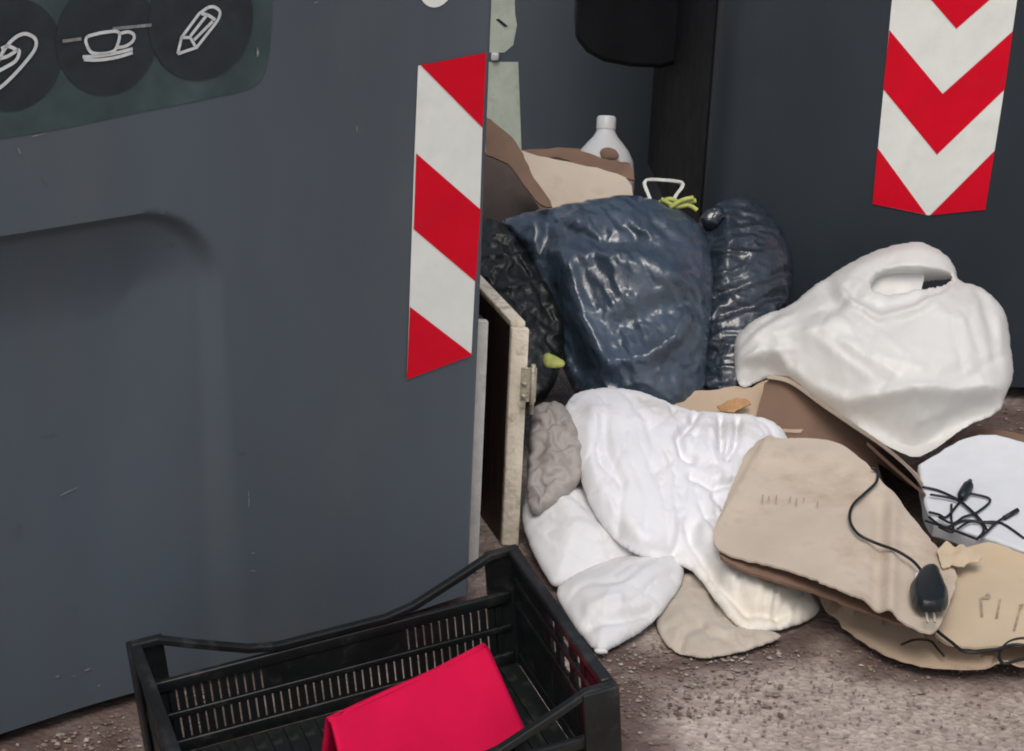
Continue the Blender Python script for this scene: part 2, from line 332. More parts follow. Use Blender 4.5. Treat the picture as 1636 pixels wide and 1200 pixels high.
def soft(name, outline, dep, front, back, m, parent=None, sp=9.0, pw=.5, creases=(), exc=.05, kg=.02, kb=.12, amp=.003, iters=110, seed=1,
         axis=None, holes=(), sub=1, smooth0=3, zmin=.004, shape=None, fields=(), waves=(), ck=2, mask=None, colf=None, rim=None):
    """A stuffed body: outline in photo points at depth dep(x, y) metres from the camera, bulging `front` and `back` metres."""
    rnd = random.Random(seed); ol = chaikin(outline, ck); V2, T = triangulate(ol, sp, rnd, holes)
    E, cnt = edges_of(T); bnd = np.zeros(len(V2), bool); bnd[np.unique(E[cnt == 1])] = True
    n = len(V2); deg = np.bincount(E.ravel(), minlength=n).astype(float); deg[deg == 0] = 1; u = np.zeros((n, 1))
    for _ in range(500):
        u = u + lap(u, E, deg) + 1.0; u[bnd] = 0
    h = (u[:, 0] / u.max()) ** pw
    if rim: h = np.clip(seg_dist(V2, ol, True) / rim, 0, 1) ** .5 * (.7 + .3 * h)
    if shape is not None: h = shape(V2, h)
    cx, cy = V2.mean(0)
    P = np.array([Q(x, y, dep(x, y)) for x, y in V2])
    ax = Q(cx + 40, cy, dep(cx + 40, cy)) - Q(cx, cy, dep(cx, cy)); ay = Q(cx, cy + 40, dep(cx, cy + 40)) - Q(cx, cy, dep(cx, cy))
    nn = np.cross(ax, ay); nn /= np.linalg.norm(nn)
    if nn @ (CO - P[0]) < 0: nn = -nn
    vd = CO - P; vd /= np.linalg.norm(vd, axis=1)[:, None]; nd = .5 * nn + .5 * vd; nd /= np.linalg.norm(nd, axis=1)[:, None]
    off = front * h
    for pl, a, wd in creases: off = off + a * np.exp(-(seg_dist(V2, pl) / wd) ** 2) * np.clip(h * 2.5, 0, 1)
    for fn in fields: off = off + fn(V2, h)
    if waves: off = off + waves_field(V2, waves) * np.clip(h * 2.0, 0, 1)
    top = P + nd * off[:, None]; bot = P - nd * (back * h)[:, None]
    idx = np.arange(n); bi = np.where(bnd, idx, 0); ii = np.where(~bnd)[0]; bi[ii] = n + np.arange(len(ii))
    X = np.vstack([top, bot[ii]]); a2 = V2[T]; area = (a2[:, 1, 0] - a2[:, 0, 0]) * (a2[:, 2, 1] - a2[:, 0, 1]) - (a2[:, 1, 1] - a2[:, 0, 1]) * (a2[:, 2, 0] - a2[:, 0, 0])
    Tf = np.where((area > 0)[:, None], T[:, ::-1], T); Tb = bi[Tf][:, ::-1]; TT = np.vstack([Tf, Tb])
    gw = np.ones(len(X)); gw[:n][bnd] = 4.0
    if exc > 0:
        ex_ = exc
        if mask is not None:                      # folds come in patches, the rest stays taut
            ms, m0, m1 = mask; e0 = np.array([mnoise.noise((x / ms, y / ms, seed * 1.7)) for x, y in V2]); t_ = np.clip((e0 - m0) / (m1 - m0), 0, 1); t_ = t_ * t_ * (3 - 2 * t_)
            ex_ = exc * np.r_[t_, t_[ii]]
        X = buckle(X, TT, ex_, iters, kg, kb, amp, seed, axis, gw, smooth0)
    X[:, 2] = np.maximum(X[:, 2], zmin)
    cv = None
    if colf is not None: cv = np.array([colf(x, y) for x, y in V2]); cv = np.vstack([cv, cv[ii]])
    o = mk(name, X, TT, m, parent, cols=cv)
    if sub: s = o.modifiers.new('s', 'SUBSURF'); s.levels = sub; s.render_levels = sub
    return o
def lin(p1, d1, p2, d2, dx=0.0, xc=0):          # depth that runs linearly with photo height (and a little with x)
    return lambda x, y: d1 + (d2 - d1) * (y - p1) / (p2 - p1) + dx * (x - xc) / 1000.0
def sheet(name, outline, dep, thick, m, parent=None, sp=12.0, bend=None, exc=0.0, kg=.03, kb=.15, amp=.002, seed=1, sharp=True, holes=(), zmin=.003, iters=60, axis=None):
    """A board or flap of real thickness whose outline is given in photo points at depth dep(x, y)."""
    rnd = random.Random(seed); ol = np.array([(p[0], p[1]) for p in outline], float) if sharp is True else chaikin(outline, 1 if sharp else 2)
    ol = resample(ol, sp); ol = ol + np.array([[rnd.uniform(-1.1, 1.1), rnd.uniform(-1.1, 1.1)] for _ in ol])
    V2, T = triangulate(ol, sp, rnd, holes); E, cnt = edges_of(T)
    P = np.array([Q(x, y, dep(x, y)) for x, y in V2]); cx, cy = V2.mean(0)
    ax = Q(cx + 40, cy, dep(cx + 40, cy)) - Q(cx, cy, dep(cx, cy)); ay = Q(cx, cy + 40, dep(cx, cy + 40)) - Q(cx, cy, dep(cx, cy))
    nn = np.cross(ax, ay); nn /= np.linalg.norm(nn)
    if nn @ (CO - P[0]) < 0: nn = -nn
    if bend is not None: P = P + nn * np.array([bend(x, y) for x, y in V2])[:, None]
    a2 = V2[T]; area = (a2[:, 1, 0] - a2[:, 0, 0]) * (a2[:, 2, 1] - a2[:, 0, 1]) - (a2[:, 1, 1] - a2[:, 0, 1]) * (a2[:, 2, 0] - a2[:, 0, 0])
    T = np.where((area > 0)[:, None], T[:, ::-1], T)
    if exc > 0: P = buckle(P, T, exc, iters, kg, kb, amp, seed, axis)
    P[:, 2] = np.maximum(P[:, 2], zmin + thick); n = len(P)
    X = np.vstack([P, P - nn * thick]); Fc = [tuple(t) for t in T] + [tuple(t[::-1] + n) for t in T]
    ed = {}
    for t in T:
        for a, c in ((t[0], t[1]), (t[1], t[2]), (t[2], t[0])): ed[(a, c)] = 1
    for (a, c) in ed:
        if (c, a) not in ed: Fc.append((c, a, a + n, c + n))
    o = mk(name, X, Fc, m, parent); o.data.set_sharp_from_angle(angle=math.radians(40)); return o
def card_on(o_dep, name, poly, m, parent, lift=.0022):     # flat print lying on a sheet
    P = [Q(x, y, o_dep(x, y) - lift) for x, y in poly]; return mk(name, P, [tuple(range(len(P)))], m, parent, smooth=False)

# ================================================================== SETTING
def ground():
    xs = np.r_[-900, -300, -100, -40, -15, -6, -3, np.linspace(-1.6, 2.0, 145), 3, 6, 15, 40, 100, 300, 900]
    ys = np.r_[-900, -300, -100, -40, -15, -6, -2, 0, 1, np.linspace(1.9, 5.0, 125), 6, 8, 15, 40, 100, 300, 900]
    Xg, Yg = np.meshgrid(xs, ys); P2 = np.c_[Xg.ravel(), Yg.ravel()]
    def gl(pts): return np.array([G(x, y)[:2] for x, y in pts])
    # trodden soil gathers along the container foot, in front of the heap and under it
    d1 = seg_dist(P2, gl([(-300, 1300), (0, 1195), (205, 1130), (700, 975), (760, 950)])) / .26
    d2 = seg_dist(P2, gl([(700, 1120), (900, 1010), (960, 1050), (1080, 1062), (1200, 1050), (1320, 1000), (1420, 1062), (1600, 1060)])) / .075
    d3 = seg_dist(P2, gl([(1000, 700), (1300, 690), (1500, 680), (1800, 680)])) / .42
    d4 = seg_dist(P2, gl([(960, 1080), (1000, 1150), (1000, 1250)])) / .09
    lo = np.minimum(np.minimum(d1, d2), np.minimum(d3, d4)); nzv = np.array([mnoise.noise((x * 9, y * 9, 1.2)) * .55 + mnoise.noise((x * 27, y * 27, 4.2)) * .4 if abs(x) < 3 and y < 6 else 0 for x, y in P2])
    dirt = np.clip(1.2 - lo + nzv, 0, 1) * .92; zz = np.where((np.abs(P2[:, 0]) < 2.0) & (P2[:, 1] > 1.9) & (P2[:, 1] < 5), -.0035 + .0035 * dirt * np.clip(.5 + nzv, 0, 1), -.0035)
    nx = len(xs); Fc = [(j * nx + i, j * nx + i + 1, (j + 1) * nx + i + 1, (j + 1) * nx + i) for j in range(len(ys) - 1) for i in range(nx - 1)]
    V = np.c_[P2, zz]; o = mk('ground', V, Fc, M['asphalt'], cols=np.repeat(dirt[:, None], 3, 1)); tag(o, kind='structure'); return o
ground()

# ------------------------------------------------------------------ containers
def smooth(a, c, x): t = np.clip((x - a) / (c - a), 0, 1); return t * t * (3 - 2 * t)
def container_body(name, pl, s0, s1, depth, z0, z1, r, parent, m, push=None, ns=90, nz_=80, taper=0.0):
    """Rounded-rectangle body whose front runs s0..s1 along the plane; push(s, z) sinks the front."""
    loop = []
    fs = np.linspace(s0 + r, s1 - r, ns)
    for s in fs: loop.append((s, 0.0, 1))
    for k in range(1, 7): a = math.pi / 2 * k / 7; loop.append((s1 - r + r * math.sin(a), r - r * math.cos(a), 0))
    for k in range(9): loop.append((s1, r + (depth - 2 * r) * k / 8, 0))
    for k in range(1, 7): a = math.pi / 2 * k / 7; loop.append((s1 - r + r * math.cos(a), depth - r + r * math.sin(a), 0))
    for k in range(9): loop.append((s1 - r - (s1 - s0 - 2 * r) * k / 8, depth, 0))
    for k in range(1, 7): a = math.pi / 2 * k / 7; loop.append((s0 + r - r * math.sin(a), depth - r + r * math.cos(a), 0))
    for k in range(9): loop.append((s0, depth - r - (depth - 2 * r) * k / 8, 0))
    for k in range(1, 7): a = math.pi / 2 * k / 7; loop.append((s0 + r - r * math.cos(a), r - r * math.sin(a), 0))
    n = len(loop); zs = np.linspace(z0, z1, nz_); V = []; Fc = []
    for z in zs:
        for s, d, f in loop:
            p = push(s, z) if (push and f) else 0.0
            V.append(pl.pt(s, z, -(d + p) ))
    for j in range(nz_ - 1):
        for i in range(n):
            i2 = (i + 1) % n; Fc.append((j * n + i, j * n + i2, (j + 1) * n + i2, (j + 1) * n + i))
    Fc.append(tuple(range(n - 1, -1, -1))); Fc.append(tuple((nz_ - 1) * n + i for i in range(n)))
    o = mk(name, V, Fc, m, parent); recalc(o); o.data.set_sharp_from_angle(angle=math.radians(45)); return o
def container_lid(pl, s0, s1, depth, z1, parent):
    V = []; Fc = []; prof = []
    for k in range(13):
        a = math.pi * k / 12; prof.append((depth / 2 - (depth / 2 + .02) * math.cos(a), z1 + .035 + .26 * math.sin(a) ** .8))
    for s in (s0 - .02, s1 + .02):
        for d, z in prof: V.append(pl.pt(s, z, -d))
        V.append(pl.pt(s, z1 + .004, .02)); V.append(pl.pt(s, z1 + .004, -depth - .02))
    n = 15; order = [13] + list(range(13)) + [14]
    for k in range(14): a, c = order[k], order[k + 1]; Fc.append((a, c, c + n, a + n))
    Fc.append((14, 13, 13 + n, 14 + n)); Fc.append(tuple(order)); Fc.append(tuple(x + n for x in order[::-1]))
    o = mk('lid', V, Fc, M['lid'], parent); recalc(o); o.data.set_sharp_from_angle(angle=math.radians(40)); bevel(o, .012, 2, 50)
    return o
def poly_on(pl, name, pts, off, m, parent):
    P = [pl.at(x, y, off) for x, y in pts]; return mk(name, P, [tuple(range(len(P)))], m, parent, smooth=False)

# --- left container
ANG_L = math.atan2(2.944 - 2.449, -.1 + .672)
pa, pb = G(0, 1195, .02), G(205, 1130, .02)
PL = Plane(pa, math.atan2((G(700, 965, .02) - pa)[1], (G(700, 965, .02) - pa)[0]))
sR = PL.sz(768, 330)[0] + .012
st, zt = PL.sz(250, 337); sr1 = PL.sz(345, 520)[0]; sr2 = PL.sz(420, 950)[0]
def smst(a, c, x):
    t = min(1.0, max(0.0, (x - a) / (c - a))); return t * t * (3 - 2 * t)
def push_left(s, z):
    # pressed-in panel: crisp upper lip, soft right shoulder that spreads towards the foot
    f = min(1.0, max(0.0, (zt - z) / zt)); edge = sr1 + (sr2 - sr1) * f * .8; wdt = .03 + .11 * f
    dx = s - edge; dz = z - zt; rr = .115
    qx, qz = dx + rr, dz + rr; sdv = min(max(qx, qz), 0) + math.hypot(max(qx, 0), max(qz, 0)) - rr
    return (1 - .35 * f) * (.020 * smst(0, .015 + .06 * f, -sdv) + .030 * smst(0, .12 + .16 * f, -sdv))
left = empty('waste_container', PL.pt(sR - .7, 0, -.5))
tag(left, 'large dark grey waste container with dark icon panel, behind the black crate', 'container', 'grey plastic waste containers')
container_body('body', PL, sR - 1.55, sR, 1.0, .02, 1.36, .014, left, M['bin'], push_left, 250, 230)
container_lid(PL, sR - 1.55, sR, 1.0, 1.36, left)
for a, dd in ((sR - 1.4, -.1), (sR - .15, -.12), (sR - 1.4, -.9), (sR - .15, -.9)):
    box('foot', PL.pt(a - .05, 0, dd), PL.e * .1, -PL.n * .1, np.array([0, 0, .03]), M['bin_dark'], left)
strip = poly_on(PL, 'reflective_strip', [(668, 105), (777, 84), (771, 200), (767, 330), (759, 448), (753, 568), (650, 606), (656, 430), (662, 250)], .0012, M['strip_w'], left)
for pts in ([(672, 104), (777, 84), (771, 204)], [(665, 245), (768, 335), (760, 450), (661, 366)], [(655, 490), (754, 566), (753, 568.5), (650, 606.5)]):
    poly_on(PL, 'red_stripe', pts, .0022, M['strip_r'], strip)
panel_out = [(-260, -160), (440, -160), (436, 0), (428, 95), (405, 138, 0), (330, 158), (230, 178), (110, 203), (0, 222), (-260, 262)]
panel = poly_on(PL, 'icon_panel', [tuple(p[:2]) for p in catmull([p[:2] for p in panel_out], 5, False)] , .0010, M['panel'], left)
def disc(cx, cy, r, off):
    c = PL.at(cx, cy, off); rr = np.linalg.norm(PL.at(cx, cy - r, off) - c)
    P = [c + PL.e * rr * math.cos(a) + np.array([0, 0, 1]) * rr * math.sin(a) for a in np.linspace(0, 2 * math.pi, 40, endpoint=False)]
    return P
k = 0
for cx, cy, r in ((18, 88, 92), (172, 62, 92), (322, 32, 98), (-140, 120, 92)):
    P = disc(cx, cy, r, .0018 + .0005 * k); k += 1
    mk('icon_disc', P, [tuple(range(len(P)))], M['disc'], panel, smooth=False)
def stroke_on(name, paths, wd, parent, off=.0045, closed=False):
    V = []; Fc = []
    for P in paths:
        p3 = np.array([PL.at(x, y, off) for x, y in P]); v, f = [], []
        T = np.gradient(p3, axis=0)
        for i in range(len(p3)):
            t = T[i] / (np.linalg.norm(T[i]) + 1e-9); a = np.cross(PL.n, t); v += [p3[i] - a * wd / 2, p3[i] + a * wd / 2]
        b0 = len(V); V += v
        for i in range(len(p3) - 1): Fc.append((b0 + 2 * i, b0 + 2 * i + 2, b0 + 2 * i + 3, b0 + 2 * i + 1))
    return mk(name, V, Fc, M['icon'], parent, smooth=False)
clip = catmull([(-14, 122), (4, 84), (22, 62), (40, 54), (56, 62), (56, 78), (40, 100), (18, 124), (0, 140), (-20, 150)], 6)
stroke_on('paperclip_icon', [clip, catmull([(-10, 96), (12, 90), (30, 80), (26, 96), (8, 108), (-12, 118)], 5), catmull([(2, 78), (14, 74), (30, 82)], 4)], .0045, panel)
cup = [catmull([(140, 58), (137, 66), (144, 82), (156, 86), (176, 84), (186, 76), (190, 52), (165, 52), (140, 58)], 5),
       catmull([(190, 54), (205, 51), (214, 56), (212, 66), (200, 74), (187, 76)], 5), catmull([(132, 91), (150, 90), (180, 86), (212, 78)], 4),
       catmull([(134, 95), (155, 96), (185, 92), (212, 84)], 4)]
stroke_on('cup_icon', cup, .0042, panel)
pen = [np.array([(284, 86), (290, 60), (318, 22), (332, 12)]), catmull([(332, 12), (342, 11), (351, 18), (350, 28), (344, 38)], 4), np.array([(344, 38), (314, 76), (284, 86)]),
       np.array([(290, 60), (304, 60), (312, 74)]), np.array([(304, 58), (332, 22)]), np.array([(310, 64), (340, 34)]), catmull([(322, 22), (332, 24), (344, 32)], 4)]
stroke_on('pencil_icon', pen, .0042, panel)
for pl_ in ([(100, 66), (130, 62)], [(180, 46), (242, 40)]):
    o = stroke_on('printed_line', [np.array(pl_)], .004, panel, .0042); o.data.materials[0] = M['scuff']
P = disc(697, -24, 36, .0012); mk('round_sticker', P, [tuple(range(len(P)))], M['strip_w'], left, smooth=False)
def push_at(px, py):
    s, z = PL.sz(px, py); return push_left(s, z)
rn = random.Random(5)
for (cx, cy, dx, dy, wd) in ((226, 719, 14, -4, 5), (108, 786, 18, -9, 2.5), (412, 84, 1, 9, 5), (405, 884, 3, 1, 3), (398, 800, .6, 16, 2), (140, 1070, 7, -3, 4), (92, 1081, 5, -1, 4), (158, 1096, 3, -3, 3),
                             (570, 205, .6, 6, 2), (505, 4, 4, -2, 2), (30, 240, 3, 9, 2.5), (60, 216, 16, -4, 1.6), (118, 1080, 5, 0, 2), (405, 912, 6, 1, 2)):
    pts = []
    for i in range(9):
        a = i / 8 * 2 * math.pi; j = rn.uniform(.5, 1.15); L_ = math.hypot(dx, dy)
        pts.append((cx + dx * math.cos(a) * j - dy / L_ * wd * math.sin(a) * j * .5, cy + dy * math.cos(a) * j + dx / L_ * wd * math.sin(a) * j * .5))
    q = [PL.at(x, y, .0015 - max(push_at(x, y), 0) + .001) for x, y in pts]
    mk('scuff', q, [tuple(range(9))], M['scuff'], left, smooth=False)
for i_ in range(26):
    cx, cy = rn.uniform(10, 640), rn.uniform(260, 1080); a_ = rn.choice([rn.uniform(-.5, .1), 1.5 + rn.uniform(-.15, .15)]); l_ = rn.uniform(3, 16); w_ = rn.uniform(.6, 1.6)
    if cx > 250 and cy > 900: continue
    pts = []
    for i in range(9):
        t_ = i / 8 * 2 * math.pi; j = rn.uniform(.5, 1.15); pts.append((cx + math.cos(a_) * l_ * math.cos(t_) * j - math.sin(a_) * w_ * math.sin(t_) * j, cy + math.sin(a_) * l_ * math.cos(t_) * j + math.cos(a_) * w_ * math.sin(t_) * j))
    mk('scuff', [PL.at(x, y, .0025 - push_at(x, y)) for x, y in pts], [tuple(range(9))], M['scuff_d'], left, smooth=False)

# --- right container
base_r = G(1620, 640)
PRr = Plane(base_r, math.radians(4))
sL = PRr.sz(1133, 300)[0]
right = empty('waste_container', PRr.pt(sL + .75, 0, -.5))
tag(right, 'grey waste container with red and white chevron panel, behind the white carrier bag', 'container', 'grey plastic waste containers')
container_body('body', PRr, sL, sL + 1.55, 1.0, .03, 1.36, .05, right, M['bin_shaded'], None, 40, 12)
container_lid(PRr, sL, sL + 1.55, 1.0, 1.36, right)
for a, dd in ((sL + .1, -.1), (sL + 1.4, -.1), (sL + .1, -.85), (sL + 1.4, -.85)):
    box('foot', PRr.pt(a, 0, dd), PRr.e * .1, -PRr.n * .1, np.array([0, 0, .04]), M['bin_dark'], right)
chev = poly_on(PRr, 'chevron_panel', [(1434, -90), (1638, -84), (1625, 0), (1601, 165), (1574, 335), (1483, 344), (1394, 326), (1410, 160), (1425, 0)], .0015, M['strip_w'], right)
for a in ([(1488, 0), (1478, -14), (1434, -62), (1436, -90), (1470, -89), (1528, -30), (1595, -86), (1637, -84), (1632, -46), (1592, -10), (1528, 46)],
          [(1421, 48), (1506, 150), (1618, 50), (1605, 143), (1497, 247), (1411, 142)],):
    poly_on(PRr, 'red_chevron', a, .0026, M['strip_r'], chev)
poly_on(PRr, 'red_chevron', [(1402, 236), (1480, 343), (1394, 326)], .0026, M['strip_r'], chev)
poly_on(PRr, 'red_chevron', [(1589, 241), (1574, 335), (1486, 344)], .0026, M['strip_r'], chev)
box('side_shade_plate', PRr.pt(sL - .004, .25, -.07), -PRr.n * .86, PRr.e * .0035, np.array([0, 0, 1.08]), M['bin_dark'], right)  # added black plate, stands in for the shade on this side wall
# black lifting bracket hanging on the side towards the gap
br = []
c0 = Q(1010, 60, 4.62); zb = Q(1010, 112, 4.62)[2]
prof = [(-.128, .6), (-.128, .06), (-.10, .028), (-.06, .008), (0, 0), (.07, .0), (.105, .012), (.122, .05), (.122, .6)]
V = []; n = len(prof)
for d in (0, .22):
    for x, z in prof: V.append((c0[0] + x, c0[1] + d, zb + z))
Fc = [tuple(range(n)), tuple(range(2 * n - 1, n - 1, -1))] + [(i, (i + 1) % n, (i + 1) % n + n, i + n) for i in range(n)]
o = mk('lifting_bracket', V, Fc, M['bin_dark'], right); recalc(o); o.data.set_sharp_from_angle(angle=math.radians(35)); bevel(o, .012, 3)
o2 = tube('bracket_pin', [(c0[0] + .1, c0[1] + .11, zb + .3), (c0[0] + .32, c0[1] + .11, zb + .3)], .035, M['bin_dark'], right, 14)

# --- rear container across the gap
base_b = Q(830, 240, 5.35); PB = Plane(base_b, math.radians(3))
sB = PB.sz(776, 100)[0]
rear = empty('waste_container', PB.pt(sB + .6, 0, -.5))
tag(rear, 'grey waste container at the back of the gap, pale strip along its edge', 'container', 'grey plastic waste containers')
container_body('body', PB, sB - .25, sB + 1.3, .95, .03, 1.36, .05, rear, M['bin'], None, 30, 10)
container_lid(PB, sB - .25, sB + 1.3, .95, 1.36, rear)
for a in (sB - .1, sB + 1.1): box('foot', PB.pt(a, 0, -.12), PB.e * .1, -PB.n * .1, np.array([0, 0, .04]), M['bin_dark'], rear)
poly_on(PB, 'pale_strip', [(760, 99), (828, 99), (834, 260), (834, 330), (760, 330)], .0015, M['pale_strip'], rear)
ps = poly_on(PB, 'pale_strip', [(760, -120), (820, -120), (823, 22), (826, 40), (820, 72), (806, 84), (760, 84)], .0015, M['pale_strip'], rear)
poly_on(PB, 'dark_scratch', [(792, 31), (797, 30), (812, 42), (806, 43)], .003, M['disc'], ps)
c = PB.at(791, 91, .008); box('bolt', c - PB.e * .010 - np.array([0, 0, .010]) - PB.n * .008, PB.e * .020, np.array([0, 0, .020]), PB.n * .012, M['bottle'], rear, .004)

# ================================================================== RUBBISH HEAP
# --- old cupboard carcass beside the left container
cup_o = empty('broken_cupboard', G(800, 930))
tag(cup_o, 'broken dark brown cupboard with cream painted edges, upright beside striped strip', 'cupboard')
def board(name, px0, px1, ytop, d, deep, m, zb_=.0, ang=None, parent=cup_o):
    a = Q(px0, ytop, d); c = Q(px1, ytop, d); a2 = a.copy(); c2 = c.copy(); e1 = c - a; e1[2] = 0
    up = np.array([0, 0, a[2] - zb_]); return box(name, np.array([a[0], a[1], zb_]), e1, deep, up, m, parent, .002)
deep = np.array([-.10, .30, 0.0])
dR = 3.40
aR = Q(818, 524, dR); eR = Q(846, 528, dR) - aR; eR[2] = 0
bx_ = G(812, 905, .03)
# right panel: dark board with cream front edge
front_w = np.linalg.norm(eR); foot = np.array([aR[0], aR[1], 0.0])
box('edge_strip', foot, eR, np.array([-.004, .012, 0]), np.array([0, 0, aR[2]]), M['wood_w'], cup_o, .0025)
box('side_panel', foot + np.array([-.004, .0125, 0]) + eR * .05, eR * .9, deep, np.array([0, 0, aR[2] - .004]), M['wood_d'], cup_o)
# cream top edge of the side panel, chipped
t0 = foot + np.array([-.004, .0125, aR[2] - .004]) + eR * .05
box('top_edge', t0 + np.array([0, 0, .0005]), eR * .85, deep * .98, np.array([0, 0, .012]), M['wood_w'], cup_o, .002)
# left panel
aL = Q(757, 512, 3.28); eL = Q(781, 514, 3.28) - aL; eL[2] = 0; footL = np.array([aL[0], aL[1], 0.0])
box('edge_strip', footL, eL, np.array([-.004, .012, 0]), np.array([0, 0, aL[2]]), M['wood_g'], cup_o, .0025)
box('side_panel', footL + np.array([-.004, .0125, 0]) + eL * .05, eL * .9, deep * .5, np.array([0, 0, aL[2] - .004]), M['wood_d'], cup_o)
# back panel and shelf
pk = footL + deep * .45; box('back_panel', pk + eL, (foot + deep * .75) - (pk + eL), np.array([.0, .008, 0]), np.array([0, 0, aL[2] + .02]), M['wood_d'], cup_o)
# hinge on the right front edge
hz = Q(840, 600, dR - .004); hin = mk('hinge', *boxv(hz + np.array([-.008, -.004, -.045]), (.026, 0, 0), (0, .003, 0), (0, 0, .06)), M['metal'], cup_o, False); bevel(hin, .001)
tube('hinge_pin', [hz + np.array([.012, -.006, -.065]), hz + np.array([.012, -.006, .022])], .004, M['metal'], hin, 8)
for dz in (-.034, -.012):
    tube('screw', [hz + np.array([-.002, -.005, dz]), hz + np.array([-.002, -.008, dz])], .0045, M['metal'], hin, 8)

# --- cardboard box at the back of the gap
bxo = empty('cardboard_box', G(900, 560))
tag(bxo, 'open brown cardboard box at the back of the heap, under the white bottle', 'box')
fp = lin(190, 4.10, 340, 4.06)
o = sheet('front_panel', [(812, 236), (850, 246), (930, 262), (1002, 285), (1012, 300), (1008, 420), (840, 420), (872, 330)], lin(236, 4.16, 420, 4.02), .005, M['card'], bxo, 16, bend=lambda x, y: .004 * math.sin(x / 30))
sheet('side_flap', [(776, 186), (800, 210), (828, 240), (852, 290), (880, 322), (884, 334), (862, 332), (842, 312), (815, 272), (776, 246)], lin(186, 4.08, 334, 3.98), .005, M['card3'], bxo, 10, bend=lambda x, y: .02 * math.sin((x - 776) / 34))
sheet('back_panel', [(828, 240), (900, 236), (985, 244), (1008, 262), (1014, 300), (1000, 420), (828, 420)], lin(236, 4.42, 420, 4.3), .005, M['card3'], bxo, 16)
sheet('top_flap', [(832, 240), (905, 246), (985, 250), (1006, 262), (1013, 292), (1000, 290), (960, 276), (900, 260)], lambda x, y: 4.17 + (290 - y) * .0022, .005, M['card3'], bxo, 9, bend=lambda x, y: .01 * math.sin(x / 22 + y / 15))
sheet('inner_panel', [(770, 240), (812, 262), (848, 312), (866, 335), (860, 470), (770, 470)], lin(240, 4.30, 470, 4.2), .005, M['wood_d'], bxo, 16)
# --- white bottle
bt = empty('plastic_bottle', Q(962, 300, 4.36)); tag(bt, 'white plastic bottle poking up from the cardboard box', 'bottle')
def lathe(name, axis_o, up, prof, m, parent, sx=1.0, seg=28):
    up = np.asarray(up, float); up /= np.linalg.norm(up); a = np.cross(up, [0, 1, 0]); a /= np.linalg.norm(a); c = np.cross(up, a); V = []; Fc = []
    for r, z in prof:
        for k in range(seg):
            th = 2 * math.pi * k / seg; V.append(axis_o + up * z + a * r * sx * math.cos(th) + c * r * math.sin(th))
    for j in range(len(prof) - 1):
        for k in range(seg): k2 = (k + 1) % seg; Fc.append((j * seg + k, j * seg + k2, (j + 1) * seg + k2, (j + 1) * seg + k))
    Fc.append(tuple(range(seg - 1, -1, -1))); Fc.append(tuple((len(prof) - 1) * seg + k for k in range(seg)))
    o = mk(name, V, Fc, m, parent); recalc(o); o.data.set_sharp_from_angle(angle=math.radians(35)); return o
sc_ = 4.36 / F
ax0 = Q(962, 330, 4.36); upv = Q(969, 190, 4.36) - ax0; upv = upv / np.linalg.norm(upv); zt_ = np.linalg.norm(Q(969, 186, 4.36) - ax0)
lathe('body', ax0, upv, [(46 * sc_, 0), (50 * sc_, .01), (49 * sc_, zt_ - 92 * sc_), (46 * sc_, zt_ - 70 * sc_), (38 * sc_, zt_ - 54 * sc_), (28 * sc_, zt_ - 42 * sc_), (20 * sc_, zt_ - 33 * sc_), (16 * sc_, zt_ - 26 * sc_), (14 * sc_, zt_ - 20 * sc_)], M['bottle'], bt)
lathe('cap', ax0, upv, [(15.5 * sc_, zt_ - 21 * sc_), (15.5 * sc_, zt_ - 3 * sc_), (13.5 * sc_, zt_)], M['bottle'], bt)
q = Q(972, 246, 4.36 - .062)
o = soft('brown_patch', [(956, 240), (966, 234), (980, 235), (990, 244), (992, 256), (958, 256)], lin(200, 4.295, 300, 4.295), .004, .001, M['card3'], bt, 5, exc=0)

# --- bags
bag3 = soft('rubbish_bag', [(752, 352), (790, 345), (820, 370), (868, 440), (900, 500), (905, 560), (880, 640), (800, 660), (752, 600)], lin(345, 4.02, 640, 3.80), .05, .12, M['bag3'],
            exc=.16, kg=.004, kb=.03, seed=4, amp=.003, sp=8, sub=2, mask=(60, -.3, .3), waves=[(.012, 34, 40, 1.6, 3), (.007, 18, 80, 1.6, 9)])
tag(bag3, 'dull blackish bag squeezed between the cupboard and the big dark bag', 'rubbish bag', 'dark rubbish bags in the heap')
big_o = [(800, 352, 1), (835, 338), (880, 330), (950, 317), (1008, 309), (1050, 318), (1108, 344), (1132, 378), (1142, 430), (1140, 500), (1132, 560), (1128, 640), (1110, 690), (1000, 700), (930, 660), (905, 606), (886, 560), (868, 510), (855, 455), (838, 410), (816, 380)]
def big_field(V, h):
    # broad flat top facet and a fold running from the left ear to the foot
    f = -.03 * np.exp(-(seg_dist(V, [(880, 345), (872, 420), (890, 520), (930, 600)]) / 16) ** 2)
    f += .022 * np.exp(-(seg_dist(V, [(905, 430), (960, 425), (1010, 440), (1100, 470)]) / 26) ** 2)
    f -= .018 * np.exp(-(seg_dist(V, [(905, 395), (955, 410), (1010, 405)]) / 18) ** 2)
    f += .02 * np.exp(-(seg_dist(V, [(905, 450), (925, 520), (965, 600)]) / 13) ** 2)
    f -= .02 * np.exp(-(seg_dist(V, [(990, 545), (1040, 520), (1090, 500)]) / 22) ** 2)
    f += .02 * np.exp(-(seg_dist(V, [(970, 600), (1030, 590), (1075, 560), (1095, 520)]) / 11) ** 2)
    return f * np.clip(h * 2, 0, 1)
bag1 = soft('rubbish_bag', big_o, lin(315, 4.04, 700, 3.86), .13, .16, M['bag'], sp=8, exc=.13, kg=.004, kb=.02, amp=.004, seed=12, pw=.5, fields=[big_field], iters=90, sub=2, mask=(70, -.25, .45), axis=RT * .8 + UP * .6, waves=[(.006, 60, 65, 2.2, 3), (.004, 30, 55, 4, 13), (-.005, 40, 20, 4, 23)])
